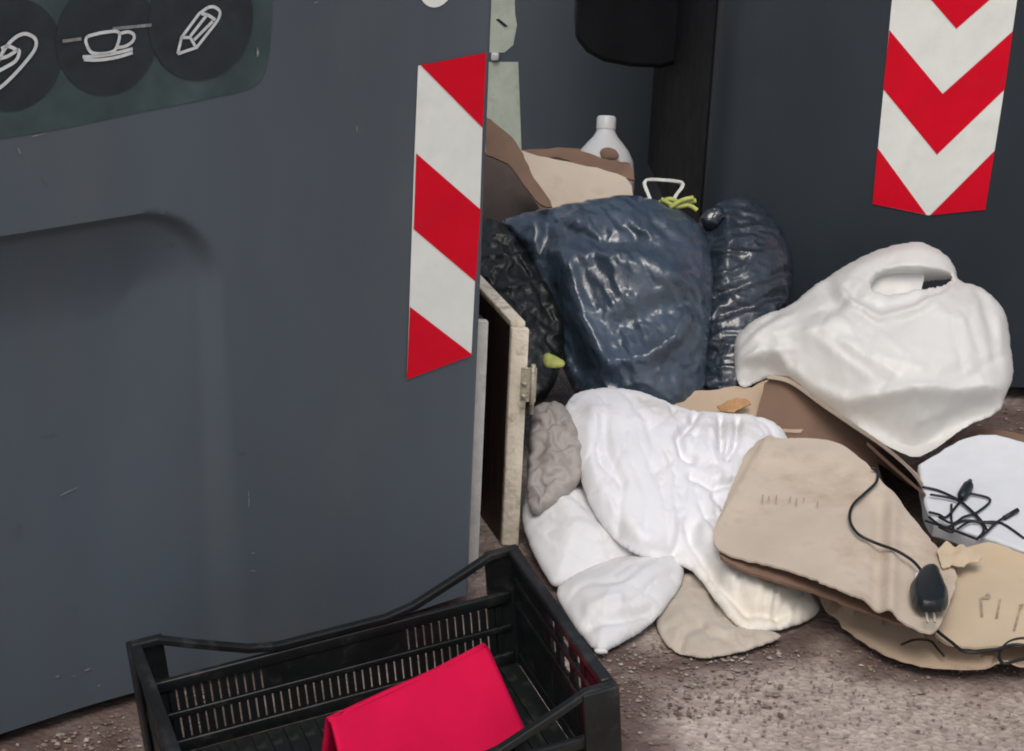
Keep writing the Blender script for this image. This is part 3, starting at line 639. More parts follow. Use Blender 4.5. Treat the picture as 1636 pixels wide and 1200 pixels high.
tag(bag1, 'big shiny blue-black rubbish bag in the middle of the heap', 'rubbish bag', 'dark rubbish bags in the heap')
bag2 = soft('rubbish_bag', [(1098, 372), (1120, 345), (1150, 322), (1190, 313), (1228, 335), (1256, 375), (1270, 420), (1268, 460), (1258, 520), (1240, 610), (1230, 690), (1110, 690), (1100, 560)], lin(315, 4.16, 690, 3.9), .09, .05, M['bag2'],
            sp=6.5, exc=.25, sub=2, mask=(60, -.5, .2), kg=.004, kb=.02, amp=.003, seed=21, axis=UP, iters=90, pw=.5, waves=[(.006, 30, -12, 3.5, 5)], creases=[([(1150, 520), (1200, 505), (1250, 480)], -.012, 6), ([(1140, 490), (1200, 470), (1262, 440)], -.01, 6), ([(1150, 330), (1165, 400), (1150, 460)], .012, 14)])
tag(bag2, 'small black knotted rubbish bag with crosswise wrinkles, behind the big one', 'rubbish bag', 'dark rubbish bags in the heap')
kn = soft('knot', [(1112, 352), (1130, 332), (1152, 326), (1162, 342), (1150, 362), (1128, 372)], lin(330, 4.06, 372, 4.05), .03, .02, M['bag2'], bag2, 5, exc=.2, seed=3, kg=.02, kb=.05)

# --- white carrier bag
cb = empty('carrier_bag', Q(1400, 720, 3.85)); tag(cb, 'large white plastic carrier bag with a cut-out handle, lying on its side', 'carrier bag')
car_o = [(1170, 552), (1180, 528), (1215, 503), (1262, 490), (1290, 462), (1340, 430), (1385, 405), (1430, 390), (1466, 385), (1500, 398), (1525, 420), (1533, 452), (1560, 455), (1585, 470), (1610, 502), (1617, 560), (1622, 600), (1605, 640), (1598, 662), (1545, 680), (1500, 715), (1465, 734), (1425, 718), (1380, 690), (1320, 655), (1270, 625), (1232, 602), (1210, 612), (1185, 625), (1172, 600)]
cdep = lin(385, 4.04, 735, 3.74)
hole = [(1388, 474), (1396, 458), (1410, 450), (1440, 447), (1480, 447), (1514, 446), (1519, 453), (1506, 466), (1480, 477), (1446, 487), (1408, 491), (1393, 486)]
hslot = [(1392, 470), (1404, 452), (1440, 450), (1470, 455), (1472, 478), (1440, 487), (1404, 490)]
car_lin = [(1180, 585), (1235, 580), (1290, 628), (1350, 656), (1430, 650), (1520, 646), (1612, 628)]
def car_shape(V, h):
    d = seg_dist(V, chaikin(car_o, 1), True); return np.clip(d / 80.0, 0, 1) ** .5 * (.72 + .28 * h)
def car_field(V, h):
    def ln(pl, w_): return np.exp(-(seg_dist(V, pl) / w_) ** 2)
    f = .013 * ln([(1335, 486), (1356, 514), (1398, 538), (1450, 524), (1500, 495), (1530, 462)], 6)      # hem under the handle
    f -= .010 * ln([(1350, 480), (1366, 502), (1400, 518), (1450, 508), (1500, 484), (1524, 462)], 8)
    f += .006 * ln([(1340, 480), (1362, 446), (1400, 424), (1460, 412), (1512, 424)], 12)
    yl = np.interp(V[:, 0], [p[0] for p in car_lin], [p[1] for p in car_lin]); below = np.clip(V[:, 1] - yl, 0, None)
    f -= .115 * np.clip(below / 85, 0, 1) ** .85                                                          # under-side facet
    f += .012 * ln(car_lin[1:], 9)
    f -= .012 * ln([(1330, 520), (1318, 478), (1325, 440)], 12) - .010 * ln([(1290, 560), (1330, 540), (1360, 548)], 14)
    for k_, (x_, y_) in enumerate(((1250, 500), (1262, 520), (1275, 548), (1268, 575), (1262, 596))):       # gathers at the closed end
        f += (.007 if k_ % 2 else -.007) * ln([(1172, 570 + 6 * k_), (1215, (570 + 6 * k_) * .5 + y_ * .5 - 4), (x_, y_)], 5)
    f += .008 * ln([(1600, 500), (1590, 560), (1606, 610)], 10) - .008 * ln([(1560, 470), (1570, 520), (1585, 560)], 10)
    rc_ = random.Random(4)
    for k_ in range(26):
        x_, y_ = rc_.uniform(1215, 1590), rc_.uniform(420, 690); a_ = rc_.choice([-.55, -.45, .5, 1.2, -1.1]) + rc_.uniform(-.2, .2); l_ = rc_.uniform(25, 80)
        p_ = [(x_ - math.cos(a_) * l_, y_ - math.sin(a_) * l_), (x_ + rc_.uniform(-5, 5), y_ + rc_.uniform(-5, 5)), (x_ + math.cos(a_) * l_, y_ + math.sin(a_) * l_)]
        f += rc_.choice([-.004, .004]) * ln(p_, 4.5)
    return f * np.clip(h * 2.2, 0, 1)
soft('body', car_o, cdep, .11, .06, M['white_film'], cb, sp=6.5, exc=.03, kg=.004, kb=.08, amp=.002, sub=1, mask=(80, .05, .5), seed=8, shape=car_shape, fields=[car_field], holes=[hole], iters=80, ck=1, smooth0=5, waves=[(.003, 80, 35, 3, 4), (-.004, 50, 50, 5, 14), (-.003, 30, 120, 4, 24)])

sheet('inner_film', [(1372, 440), (1478, 436), (1470, 470), (1482, 500), (1372, 500)], lin(430, 3.965, 500, 3.935), .001, M['white_film'], cb, sp=9, exc=.05, seed=6, kg=.01, kb=.1)
# --- white bedding
duv_o = [(896, 668), (906, 634), (940, 620), (1000, 619), (1050, 634), (1095, 655), (1150, 658), (1200, 662), (1238, 672), (1262, 700), (1275, 760), (1270, 830), (1262, 885), (1285, 935), (1306, 960), (1314, 976), (1290, 996), (1240, 1011), (1192, 1012), (1165, 992), (1140, 958), (1112, 918), (1085, 902), (1040, 897), (1000, 880), (965, 848), (938, 803), (922, 752), (908, 712)]
def duv_field(V, h):
    f = -.026 * np.exp(-(seg_dist(V, [(1112, 664), (1100, 690), (1078, 718), (1086, 745), (1100, 752)]) / 6) ** 2)
    f -= .026 * np.exp(-(seg_dist(V, [(1150, 676), (1147, 715), (1148, 736)]) / 5) ** 2) + .022 * np.exp(-(seg_dist(V, [(1176, 680), (1170, 730), (1156, 752)]) / 5) ** 2)
    f -= .018 * np.exp(-(seg_dist(V, [(1100, 780), (1130, 800), (1168, 790)]) / 6) ** 2) + .016 * np.exp(-(seg_dist(V, [(1135, 815), (1165, 835)]) / 5) ** 2)
    f += .012 * np.exp(-(seg_dist(V, [(1130, 672), (1128, 730), (1140, 790)]) / 9) ** 2)
    f -= .014 * np.exp(-(seg_dist(V, [(1080, 890), (1110, 850), (1180, 830)]) / 14) ** 2)
    f += .014 * np.exp(-(seg_dist(V, [(940, 680), (935, 750), (975, 830), (1030, 880)]) / 16) ** 2)
    f -= .010 * np.exp(-(seg_dist(V, [(960, 680), (965, 740), (990, 790)]) / 7) ** 2)
    f -= .016 * np.exp(-(seg_dist(V, [(1090, 850), (1112, 890), (1150, 945), (1190, 985), (1250, 992)]) / 7) ** 2)
    f += .010 * np.exp(-(seg_dist(V, [(1120, 860), (1165, 935), (1230, 965)]) / 12) ** 2)
    f -= .012 * np.exp(-(seg_dist(V, [(960, 850), (1020, 885), (1075, 890)]) / 5) ** 2)
    return f * np.clip(h * 2.2, 0, 1)
def duv_col(x, y):
    t = float(smooth(850, 985, y + .25 * (x - 1150))); u_ = .5 + mnoise.noise((x / 40, y / 40, 2.1)); t = min(1, max(0, t * (.75 + .5 * u_)))
    return (1 - .04 * t, 1 - .10 * t, 1 - .24 * t)
def smooth(a, c, x): t = np.clip((x - a) / (c - a), 0, 1); return t * t * (3 - 2 * t)
duv = soft('duvet', duv_o, lin(620, 3.79, 1012, 3.20, .32, 1050), .055, .04, M['linen_v'], sp=5.5, exc=.03, kg=.004, kb=.05, amp=.0015, sub=1, mask=(60, .1, .5), axis=RT * .9 + UP * .35, seed=31, rim=60, fields=[duv_field], iters=70,
           colf=duv_col, waves=[(-.012, 80, 62, 5, 4), (-.010, 46, 100, 4, 19), (-.009, 32, 70, 5, 29)])
tag(duv, 'bundled white duvet with deep folds, its cream-stained tail spilling under the cardboard', 'duvet')
p1 = soft('pillow', [(830, 830), (838, 785), (872, 756), (915, 745), (950, 760), (990, 820), (1040, 870), (1080, 900), (1050, 920), (990, 915), (930, 932), (886, 944), (866, 915), (848, 880)], lin(745, 3.65, 944, 3.355), .06, .05, M['linen'], sp=5.5, exc=.06, kg=.004, kb=.06, seed=41, amp=.003, rim=75, mask=(60, -.05, .4), waves=[(-.009, 50, 40, 3.5, 4), (-.006, 26, 25, 3, 14), (.004, 40, 30, 3, 24)])
tag(p1, 'white pillow wedged against the cupboard edge, above the creased lower pillow', 'pillow', 'white pillows in the heap')
p2 = soft('pillow', [(884, 948), (900, 926), (950, 902), (1010, 880), (1060, 872), (1096, 890), (1094, 928), (1070, 966), (1036, 1004), (990, 1031), (962, 1047), (944, 1038), (922, 1008), (900, 976)], lin(872, 3.45, 1047, 3.165), .055, .05, M['linen'], sp=5.5, exc=.06, kg=.004, kb=.06, seed=43, amp=.003, rim=75, mask=(60, -.05, .4), axis=UP, waves=[(-.009, 46, -18, 3.5, 4), (-.006, 26, -10, 3.5, 14)],
          creases=[([(945, 1010), (985, 1003), (1040, 985)], -.012, 7), ([(940, 985), (990, 978)], .008, 10)])
tag(p2, 'white pillow lowest in the heap, its corner touching the ground by the crate', 'pillow', 'white pillows in the heap')
soft('corner_tab', [(944, 1038), (958, 1034), (974, 1038), (972, 1045), (956, 1048)], lin(1030, 3.17, 1050, 3.16), .006, .004, M['linen'], p2, 4, exc=0)
p3 = soft('pillowcase', [(1044, 985), (1056, 940), (1080, 895), (1125, 905), (1155, 960), (1175, 1000), (1240, 1008), (1256, 1018), (1200, 1040), (1150, 1052), (1108, 1054), (1070, 1042), (1052, 1018)], lin(895, 3.47, 1054, 3.17), .025, .03, M['linen3'], rim=40, sp=6, exc=.10, kg=.004, kb=.05, seed=47, amp=.003, mask=(50, -.2, .35), waves=[(-.006, 34, 30, 3, 24)],
          creases=[([(1085, 1040), (1095, 1018), (1120, 1010)], -.010, 6), ([(1140, 960), (1150, 985)], -.012, 6)])
tag(p3, 'soiled grey-beige pillowcase flat on the ground, lowest piece of bedding', 'pillowcase')
p4 = soft('crumpled_cloth', [(846, 650), (870, 640), (905, 645), (925, 690), (935, 740), (928, 775), (900, 800), (860, 825), (838, 815)], lin(640, 3.66, 800, 3.50), .04, .05, M['greycloth'], sp=8, exc=.2, kg=.004, kb=.03, seed=53, amp=.003, sub=2, waves=[(-.008, 26, 15, 1.8, 4), (.004, 16, 60, 1.6, 9)])
tag(p4, 'grey beige crumpled cloth between the cupboard edge and the duvet', 'cloth')

# --- cardboard and boards under the carrier bag
b1 = sheet('cardboard_flap', [(1222, 612), (1240, 598), (1262, 602), (1300, 634), (1350, 668), (1405, 706), (1470, 768), (1474, 780), (1462, 780), (1400, 735), (1420, 800), (1300, 800), (1200, 700)], lin(598, 3.80, 800, 3.72), .006, M['card3'], sp=11)
tag(b1, 'dark brown inner flap of a crushed box under the carrier bag', 'cardboard')
e_pts = [(1226, 598), (1262, 606), (1310, 640), (1360, 674), (1410, 708), (1452, 744), (1474, 772)]
e2_pts = [(1385, 706), (1420, 738), (1452, 766), (1478, 788)]
bd = empty('cardboard_sheet', G(1380, 760, .0)); tag(bd, 'tan double cardboard sheet seen edge on below the carrier bag', 'cardboard')
def edge_board(name, pts, d0, back, th, m, parent):
    P = catmull([Q(x, y, d0(x, y)) for x, y in pts], 5); V = []; n = len(P); bk = np.asarray(back)
    for p in P: V += [p, p + [0, 0, -th], p + bk + [0, 0, -th], p + bk]
    Fc = []
    for i in range(n - 1):
        for k in range(4): k2 = (k + 1) % 4; Fc.append((i * 4 + k, i * 4 + k2, i * 4 + 4 + k2, i * 4 + 4 + k))
    Fc += [(0, 1, 2, 3), tuple((n - 1) * 4 + k for k in range(4))]
    o = mk(name, V, Fc, m, parent, smooth=False); recalc(o); return o
edge_board('upper_layer', e_pts, lin(598, 3.78, 780, 3.56), (.10, .28, -.15), .008, M['card'], bd)
edge_board('lower_layer', e2_pts, lin(598, 3.77, 790, 3.54), (.10, .26, -.14), .006, M['card3'], bd)
tn = sheet('torn_cardboard', [(1040, 628), (1110, 626), (1150, 622), (1178, 618), (1200, 620), (1228, 606), (1258, 640), (1285, 690), (1240, 690), (1190, 690), (1100, 690), (1060, 670)], lin(606, 3.86, 690, 3.76), .005, M['card2'], sp=9, exc=.05, kg=.02, kb=.08, seed=61)
tag(tn, 'torn orange-brown cardboard strip between the black bags and the duvet', 'cardboard')
sc1 = sheet('orange_scrap', [(1146, 648), (1160, 642), (1176, 636), (1196, 638), (1200, 646), (1184, 652), (1172, 658), (1152, 656)], lin(630, 3.79, 660, 3.77), .003, M['orange'], sp=6, exc=.06, seed=5, kg=.03)
tag(sc1, 'small torn orange scrap lying at the top of the duvet', 'scrap')
# main flattened box
main_o = [(1192, 722), (1206, 708), (1218, 700), (1290, 698), (1338, 704), (1378, 735), (1412, 772), (1448, 806), (1490, 850), (1512, 872), (1528, 886), (1532, 905), (1516, 950), (1500, 990), (1478, 998), (1430, 978), (1380, 955), (1330, 938), (1290, 922), (1240, 905), (1180, 890), (1146, 876), (1139, 862), (1141, 846), (1160, 800), (1178, 752)]
mdep = lin(700, 3.63, 990, 3.10)
def fold_(x, pos, w_, d): return d * math.exp(-((x - pos) / (w_ * .62)) ** 2)
def main_bend(x, y):
    k_ = min(1.0, max(0.0, (y - 760) / 60))
    f = -.022 * max(0, x - 1400) / 120 + fold_(x + (y - 880) * .03, 1403, 20, -.010) * k_ + fold_(x + (y - 880) * .03, 1426, 16, .008) * k_
    f += fold_((x - 1212) * .87 + (y - 730) * .5, 0, 12, .008) + .002 * math.sin(x / 60 + y / 80)
    dl = seg_dist([(x, y)], [(1225, 724), (1335, 728), (1410, 795), (1490, 870)])[0]
    return f + fold_(dl, 0, 22, .003)
mb = empty('flattened_box', G(1330, 900)); tag(mb, 'flattened tan cardboard box with a curling cable on it, front of the heap', 'box')
mp_ = sheet('upper_panel', main_o, mdep, .0035, M['card'], mb, sp=5.5, bend=main_bend, exc=.015, kg=.02, kb=.14, amp=.001, seed=71, iters=40, sharp=.5)
low_o = [(1150, 880), (1200, 900), (1300, 925), (1400, 962), (1480, 998), (1500, 1004), (1490, 1012), (1420, 990), (1300, 945), (1200, 915), (1152, 892)]
sheet('lower_panel', low_o, lin(880, 3.32, 1012, 3.14), .005, M['card3'], mb, sp=9)
for (x, y, l) in ((1218, 790, 12), (1228, 792, 7), (1240, 791, 11), (1262, 793, 8), (1272, 796, 11), (1284, 795, 6), (1306, 801, 8)):
    hb = lambda xx, yy: mdep(xx, yy) - main_bend(xx, yy) * .95
    card_on(hb, 'faded_mark', [(x, y), (x + 1.6, y), (x + .6, y + l), (x - 1, y + l)], M['print'], mp_, .012)
# flap in front, curling on the ground
fl_o = [(1288, 930), (1330, 935), (1375, 955), (1420, 975), (1480, 1000), (1560, 1020), (1640, 1030), (1720, 1028), (1720, 1066), (1640, 1062), (1560, 1066), (1490, 1066), (1440, 1055), (1400, 1038), (1355, 1008), (1318, 975)]
fl = sheet('cardboard_flap', fl_o, lin(930, 3.41, 1066, 3.14), .0035, M['card2'], sp=9, exc=.02, kg=.02, kb=.12, amp=.001, seed=77, sharp=False, bend=lambda x, y: .012 * math.exp(-(seg_dist([(x, y)], [(1340, 985), (1405, 945)])[0] / 9) ** 2) + fold_(y + (x - 1450) * -.35, 1010, 10, .010))
tag(fl, 'orange-tan cardboard flap curling on the ground at the front edge of the heap', 'cardboard')
# right-hand carton
rc_o = [(1540, 880), (1580, 872), (1640, 892), (1740, 930), (1740, 1040), (1640, 1036), (1560, 1040), (1515, 1030), (1492, 1010), (1510, 960), (1528, 915)]
rdep = lin(872, 3.40, 1040, 3.12)
rc = sheet('cardboard_sheet', rc_o, rdep, .004, M['card4'], sp=10, exc=.01, kg=.05, amp=.001, seed=79, bend=lambda x, y: .008 * math.sin(x / 60))
tag(rc, 'pale cardboard panel with faded dark printed marks beside the black charger', 'cardboard')
for pts in ([(1565, 955), (1583, 950), (1583, 954), (1569, 958), (1571, 985), (1567, 986)], [(1596, 958), (1600, 957), (1594, 988), (1590, 988)], [(1628, 972), (1632, 971), (1622, 1008), (1618, 1008)], [(1574, 950), (1580, 947), (1582, 956), (1576, 958)], [(1628, 966), (1636, 964), (1634, 972), (1628, 974)]):
    card_on(lambda x, y: rdep(x, y) - .008 * math.sin(x / 60), 'printed_mark', pts, M['print'], rc, .010)
# torn bit between panels
tb = sheet('crumpled_paper', [(1498, 880), (1512, 866), (1524, 874), (1536, 868), (1552, 880), (1570, 888), (1562, 898), (1548, 896), (1538, 906), (1520, 902), (1506, 908)], lin(866, 3.335, 908, 3.285), .002, M['card4'], sp=5, exc=.10, seed=83, kg=.01, kb=.05, amp=.003, iters=50)
tag(tb, 'small crumpled brown paper between the two cardboard panels', 'paper')
# white foam lid
fo = [(1468, 740), (1536, 704), (1556, 699), (1590, 699), (1636, 712), (1760, 756), (1790, 900), (1700, 908), (1640, 888), (1560, 858), (1488, 830), (1478, 806)]
fdep = lin(698, 3.72, 900, 3.36)
fm = sheet('foam_board', fo, fdep, .035, M['foam'], sp=12, bend=lambda x, y: .008 * math.sin((x - 1480) / 90))
tag(fm, 'white foam board under tangled black wires, right of the flattened box', 'board'); bevel(fm, .004, 2, 50)
# something pale folded behind the foam board
pb2 = sheet('cardboard_piece', [(1488, 735), (1530, 700), (1560, 684), (1620, 690), (1660, 705), (1660, 740), (1540, 740)], lin(684, 3.90, 740, 3.82), .006, M['card3'], sp=10)
tag(pb2, 'brown cardboard piece lying behind the white foam board', 'cardboard')

# --- cables and small things
def cable(name, pts, dfun, r, lift, label, cat='cable'):
    P = catmull([Q(x, y, dfun(x, y) - lift) for x, y in pts], 7); o = tube(name, P, r, M['cable'])
    P_ = o; tag(o, label, cat); return o
mbd = lambda x, y: mdep(x, y) - main_bend(x, y) * .95
cable('charger_cable', [(1392, 748), (1402, 752), (1400, 770), (1382, 788), (1362, 808), (1358, 832), (1372, 854), (1400, 868), (1432, 880), (1458, 896), (1474, 914)], mbd, .0026, .020, 'thin dark cable curling across the flattened box to the charger')
cable('thin_wire', [(1490, 962), (1486, 985), (1494, 1004), (1520, 1026), (1545, 1042), (1590, 1038), (1625, 1030), (1680, 1040)], lambda x, y: rdep(x, y) - .01, .0026, .010, 'brown-black wire trailing from the charger along the cardboard flap')
cable('looped_wire', [(1690, 1052), (1640, 1052), (1604, 1060), (1597, 1044), (1612, 1026), (1640, 1020), (1690, 1024)], lambda x, y: lin(872, 3.38, 1060, 3.09)(x, y), .0026, .012, 'looped end of black wire at the right edge of the flap')
cable('short_wire', [(1440, 1030), (1462, 1022), (1486, 1024), (1496, 1034), (1508, 1048)], lambda x, y: lin(930, 3.36, 1066, 3.12)(x, y), .002, .008, 'short dark twig-like wire on the orange flap below the charger')
fd = lambda x, y: fdep(x, y) - .008 * math.sin((x - 1480) / 90)
tg = empty('tangled_wires', Q(1540, 830, 3.45)); tag(tg, 'tangle of thin black wires with a small plug on the white foam board', 'wires')
for i, pts in enumerate(([(1474, 778), (1500, 784), (1530, 798), (1548, 812), (1568, 832), (1578, 850)], [(1545, 786), (1530, 806), (1512, 826), (1500, 822), (1484, 818)],
             [(1548, 788), (1582, 798), (1562, 818), (1540, 826), (1522, 836), (1500, 826)], [(1624, 816), (1596, 832), (1576, 850), (1566, 858)], [(1520, 806), (1520, 830), (1522, 850), (1500, 842)],
             [(1484, 826), (1510, 842), (1540, 832), (1570, 834), (1600, 836), (1636, 860)], [(1486, 790), (1530, 800), (1560, 826), (1572, 846), (1562, 860)], [(1530, 845), (1548, 834), (1566, 834), (1590, 838)],
             [(1478, 832), (1520, 846), (1562, 862)])):
    P = catmull([Q(x, y, fd(x, y) - .008 - .004 * (i % 4)) for x, y in pts], 6); tube('wire', P, .0022, M['cable'], tg)
P = [Q(1536, 796, fd(1536, 796) - .022), Q(1540, 788, fd(1540, 788) - .024), Q(1546, 778, fd(1546, 778) - .026), Q(1550, 768, fd(1550, 768) - .026)]
tube('plug', catmull(P, 4), [.006, .007, .009, .0098, .010, .010, .010, .010, .010, .009, .006, .0045, .004], M['adapter'], tg, 10)
P = [Q(1604, 828, fd(1604, 828) - .016), Q(1626, 815, fd(1626, 815) - .02)]; tube('wire_end', P, .0042, M['cable'], tg, 8)
ad = empty('charger', Q(1483, 978, mbd(1483, 978))); tag(ad, 'small black charger block with a white sticker on the cardboard', 'charger')
soft('block', [(1466, 914), (1480, 904), (1499, 905), (1507, 928), (1517, 950), (1515, 972), (1500, 981), (1472, 980), (1456, 968), (1451, 940), (1460, 926)], lambda x, y: mbd(x, y) - .012, .026, .010, M['adapter'], ad, sp=3.2, rim=8, exc=0, ck=1)
for x_ in (1480, 1492): tube('prong', [Q(x_, 980, mbd(x_, 980) - .022), Q(x_ + 2, 994, mbd(x_ + 2, 994) - .022)], .0022, M['metal'], ad, 8)
soft('sticker', [(1462, 914), (1470, 911), (1476, 920), (1474, 928), (1464, 930), (1460, 924)], lambda x, y: mbd(x, y) - .034, .0016, .001, M['strip_w'], ad, sp=3, exc=0)
lm = soft('green_scrap', [(866, 566), (876, 562), (896, 572), (906, 580), (900, 588), (876, 590), (866, 584)], lin(560, 3.70, 590, 3.68), .010, .006, M['lime'], sp=4, exc=.05, seed=3)
tag(lm, 'yellow-green scrap wedged between the cupboard hinge and the big bag', 'scrap')
wp = ribbon('white_strap', catmull([Q(1044, 330, 4.02), Q(1036, 312, 4.03), Q(1031, 290, 4.05), Q(1060, 288, 4.08), Q(1090, 294, 4.05), Q(1080, 312, 4.03), Q(1070, 330, 4.0)], 5), fw, .012, .006, M['strap'])
tag(wp, 'thin white strap looped above the big blue-black bag', 'strap')
for i, pts in enumerate(([(1050, 326), (1070, 318), (1090, 325), (1112, 320)], [(1056, 318), (1080, 330), (1100, 328), (1114, 336)], [(1070, 332), (1090, 320), (1108, 316)])):
    P = catmull([Q(x, y, 4.0 - .006 * i) for x, y in pts], 5)
    if i == 0: yt = tube('yellow_tie', P, .0048, M['lime']); tag(yt, 'knotted yellow-green tie at the top of the big bag', 'tie')
    else: tube('strand', P, .0045, M['lime'], yt)

# ================================================================== CRATE
# the crate stands tilted on its near left corner
A_, B_, C_ = G(208, 1024, .2302), G(820, 870, .3051), G(980, 1092, .2754)
ce = A_ - B_; LX = np.linalg.norm(ce); ce /= LX
cf = C_ - B_; cf = cf - ce * (cf @ ce); LY = np.linalg.norm(cf); cf /= LY
cn = np.cross(ce, cf); cn *= np.sign(cn[2]); ZR = .2; ZL = .143
Oc = B_ - cn * ZR
def cp(x, y, z): return Oc + ce * x + cf * y + cn * z
crate = empty('plastic_crate', cp(LX / 2, LY / 2, 0)); tag(crate, 'black plastic produce crate with slatted sides and raised corners, holding a crimson cloth', 'crate')
def bar(name, x0, x1, y0, y1, z0, z1, parent, bev=.002):
    return box(name, cp(x0, y0, z0), ce * (x1 - x0), cf * (y1 - y0), cn * (z1 - z0), M['crate'], parent, bev)
_x = -ce if np.cross(ce, cf) @ cn < 0 else ce
rotc = Matrix([[_x[i], cf[i], cn[i]] for i in range(3)]).to_euler()
rotq = Matrix([[cf[i], -_x[i], cn[i]] for i in range(3)]).to_euler()
def shared_box(name, wx, wy, wz):
    V, Fc = boxv((-wx / 2, -wy / 2, 0), (wx, 0, 0), (0, wy, 0), (0, 0, wz)); me = bpy.data.meshes.new(name); me.from_pydata([tuple(v) for v in V], [], Fc); me.materials.append(M['crate']); return me
slat_l = shared_box('slat', .0088, .004, ZL - .045); slat_s = shared_box('slat', .0090, .004, .108); slat_b = shared_box('slat', .014, LY - .03, .004)
base_o = bar('base', .008, LX - .008, .008, LY - .008, .006, .010, crate, 0)
# base lattice: rim bars + ribs on top
nb_ = 22
for i in range(nb_): place('slat', slat_b, cp(.03 + (LX - .06) * i / (nb_ - 1), LY / 2, .0105), rotc, base_o)
def rim_path(y):
    pts = [(0.0, ZR), (.035, ZR), (.075, ZR - .018), (.15, ZL + .008), (.19, ZL), (LX - .19, ZL), (LX - .15, ZL + .008), (LX - .075, ZR - .018), (LX - .035, ZR), (LX, ZR)]
    return pts
for y, nm in ((.004, 1), (LY - .004, -1)):
    pr = rim_path(y); P = [cp(x, y, z - .006) for x, z in pr]
    side = ribbon('long_side', P, cf, .012, .010, M['crate'], crate); bevel(side, .002, 2, 50)
    bar('rail', .012, LX - .012, y - .0045, y + .0045, ZL - .030, ZL - .012 - .001, side)
    bar('rail', .012, LX - .012, y - .0035, y + .0035, .066, .076, side)
    bar('rail', .012, LX - .012, y - .0045, y + .0045, .010, .030, side)
    # solid band under the dipped rim
    bar('handle_band', .17, LX - .17, y - .0025, y + .0025, ZL - .066, ZL - .0305, side, 0)
    n = 42
    for i in range(n):
        x = .03 + (LX - .06) * i / (n - 1); place('slat', slat_l, cp(x, y, .012), rotc, side)
for x in (.004, LX - .004):
    side = bar('short_side', x - .008, x + .008, .012, LY - .012, ZR - .014, ZR, crate, .003)
    for z0, z1 in ((.010, .030), (.104, .116), (.146, .157), (.178, ZR - .0145)):
        bar('rail', x - .004, x + .004, .012, LY - .012, z0, z1, side)
    bar('centre_panel', x - .0025, x + .0025, LY * .12, LY * .42, .03, .178, side, 0)
    bar('centre_panel', x - .0025, x + .0025, LY * .78, LY * .95, .03, .175, side, 0)
    for i in range(25):
        place('slat', slat_s, cp(x, .025 + (LY - .05) * i / 24, .012), rotq, side)
    for yy in (.25, .36, .5, .64, .75):
        bar('post', x - .003, x + .003, LY * yy - .008, LY * yy + .008, .116, .178, side, 0)
for x in (0, LX):
    for y in (0, LY):
        sx = 1 if x == 0 else -1; sy = 1 if y == 0 else -1
        V = [cp(x + sx * a, y + sy * b_, z) for z in (.004, ZR - .003) for a, b_ in ((-.006, -.006), (.042, -.006), (.042, .0), (.006, .006), (0, .042), (-.006, .042))]
        o = mk('corner_post', V, [(5, 4, 3, 2, 1, 0), (6, 7, 8, 9, 10, 11)] + [(i, (i + 1) % 6, (i + 1) % 6 + 6, i + 6) for i in range(6)], M['crate'], crate, False); recalc(o); bevel(o, .002)
# --- crimson cloth in the crate
def grid_sheet(name, rows, th, m, parent=None, nx=24, ny=20):
    R = [catmull(r, max(1, nx // (len(r) - 1))) for r in rows]; R = np.array(R); n1 = R.shape[1]; cols = []
    for j in range(n1): cols.append(catmull(R[:, j], max(1, ny // (len(rows) - 1))))
    Gd = np.array(cols).transpose(1, 0, 2); a, c = Gd.shape[:2]; V = Gd.reshape(-1, 3); Fc = []
    for i in range(a - 1):
        for j in range(c - 1): Fc.append((i * c + j, i * c + j + 1, (i + 1) * c + j + 1, (i + 1) * c + j))
    o = mk(name, V, Fc, m, parent); s = o.modifiers.new('s', 'SOLIDIFY'); s.thickness = th; s.offset = 0; return o
back_dir = np.array([-.05, .10, 0])
top = [G(524, 1152, .195), G(610, 1112, .198), G(690, 1076, .2), G(775, 1032, .205)]
r_back = [p + np.array([-.012, .03, -.10]) for p in top]
r_back2 = [p + np.array([-.003, .010, -.012]) for p in top]
r_top = [p.copy() for p in top]
r_f1 = [G(530, 1160, .190), G(614, 1119, .193), G(696, 1082, .196), G(781, 1040, .199)]
r_f2 = [G(556, 1262, .115), G(640, 1218, .124), G(732, 1174, .126), G(838, 1166, .110)]
r_f2 = [G(548, 1240, .14), G(640, 1200, .146), G(738, 1150, .152), G(810, 1105, .165)]
r_f3 = [G(560, 1330, .080), G(660, 1280, .092), G(760, 1230, .106), G(838, 1168, .122)]
cl = grid_sheet('crimson_cloth', [r_back, r_back2, r_top, r_f1, r_f2, r_f3], .006, M['crimson'], None, 24, 40)
tag(cl, 'bright crimson folded felt cloth standing in the black crate', 'cloth')

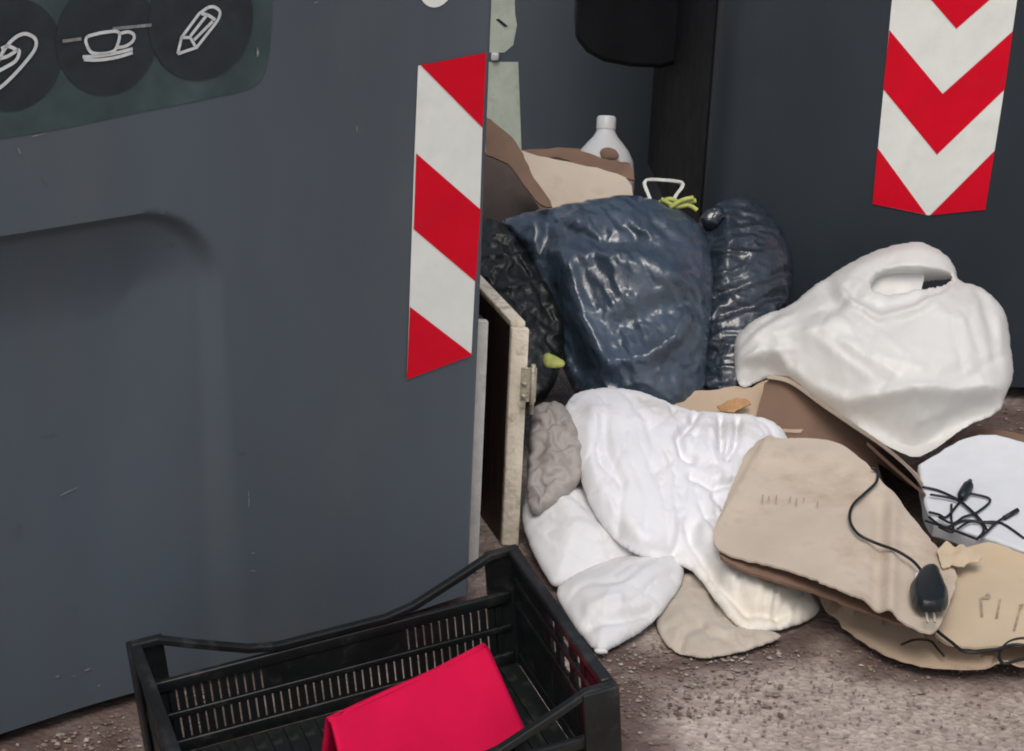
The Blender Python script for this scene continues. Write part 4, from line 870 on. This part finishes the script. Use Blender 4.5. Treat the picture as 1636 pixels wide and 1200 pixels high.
# ================================================================== GRIT AND LITTER ON THE GROUND
rs = np.random.RandomState(9); V = []; Fc = []; Cc = []
oct_ = np.array([(1, 0, 0), (-1, 0, 0), (0, 1, 0), (0, -1, 0), (0, 0, 1), (0, 0, -1)], float)
of = [(0, 2, 4), (2, 1, 4), (1, 3, 4), (3, 0, 4), (2, 0, 5), (1, 2, 5), (3, 1, 5), (0, 3, 5)]
pal = [(.34, .29, .26), (.26, .20, .17), (.27, .20, .17), (.17, .12, .10), (.40, .36, .32), (.29, .21, .175), (.26, .21, .15)]
def grit(px, py, r, flat, c):
    p = G(px, py, 0); b0 = len(V); a = rs.rand() * 6.28; R = np.array([[math.cos(a), -math.sin(a), 0], [math.sin(a), math.cos(a), 0], [0, 0, 1]])
    q = oct_ * (r * rs.uniform(.6, 1.4, (6, 1))); q[:, 2] *= flat; q = q @ R.T; q[:, 2] += r * flat * .5
    V.extend(p + q); Fc.extend([tuple(b0 + i for i in f) for f in of]); Cc.extend([np.array(c) * rs.uniform(.75, 1.2)] * 6)
for i in range(1500):
    px = rs.uniform(900, 1700); t = rs.rand() ** 1.6; py = (1010 + 60 * (px > 1060)) - 30 + t * 260
    grit(px, py, rs.choice([.0015, .0022, .003, .0045], p=[.45, .3, .2, .05]), rs.uniform(.35, .8), pal[rs.randint(len(pal))])
for i in range(420):
    grit(rs.uniform(930, 1250), rs.uniform(1030, 1150), rs.choice([.002, .003, .0045, .006], p=[.4, .35, .2, .05]), rs.uniform(.2, .7), pal[rs.randint(len(pal))])
for i in range(500):
    px = rs.uniform(-60, 330); grit(px, 1195 - .31 * px + rs.uniform(4, 120), rs.choice([.002, .003, .0045]), rs.uniform(.3, .7), pal[rs.randint(2, len(pal))])
for i in range(400):
    grit(rs.uniform(1240, 1760), rs.uniform(640, 760), rs.choice([.002, .003, .005]), rs.uniform(.3, .7), pal[rs.randint(len(pal))])
g = mk('gravel', V, Fc, M['stone'], None, False, cols=np.array(Cc)); tag(g, 'loose grit and crumbs scattered over the asphalt', 'gravel', kind='stuff')
# strands and twigs caught at the crate corner
tw = None
for i in range(9):
    a = G(rs.uniform(930, 985), rs.uniform(1080, 1190), rs.uniform(.0, .02)); dr = rs.uniform(-1, 1, 3) * np.array([.05, .05, .012])
    P = catmull([a, a + dr * .5 + rs.uniform(-.01, .01, 3), a + dr], 4); P[:, 2] = np.maximum(P[:, 2], .003)
    o = tube('twig', P, rs.uniform(.0012, .0025), M['wood_d'] if i % 2 else M['card3'], None, 5)
    tag(o, 'thin dark brown twig among the litter by the crate corner' if i % 2 else 'thin lighter brown straw among the litter by the crate corner', 'twig' if i % 2 else 'straw', 'twigs by the crate corner' if i % 2 else 'straws by the crate corner')
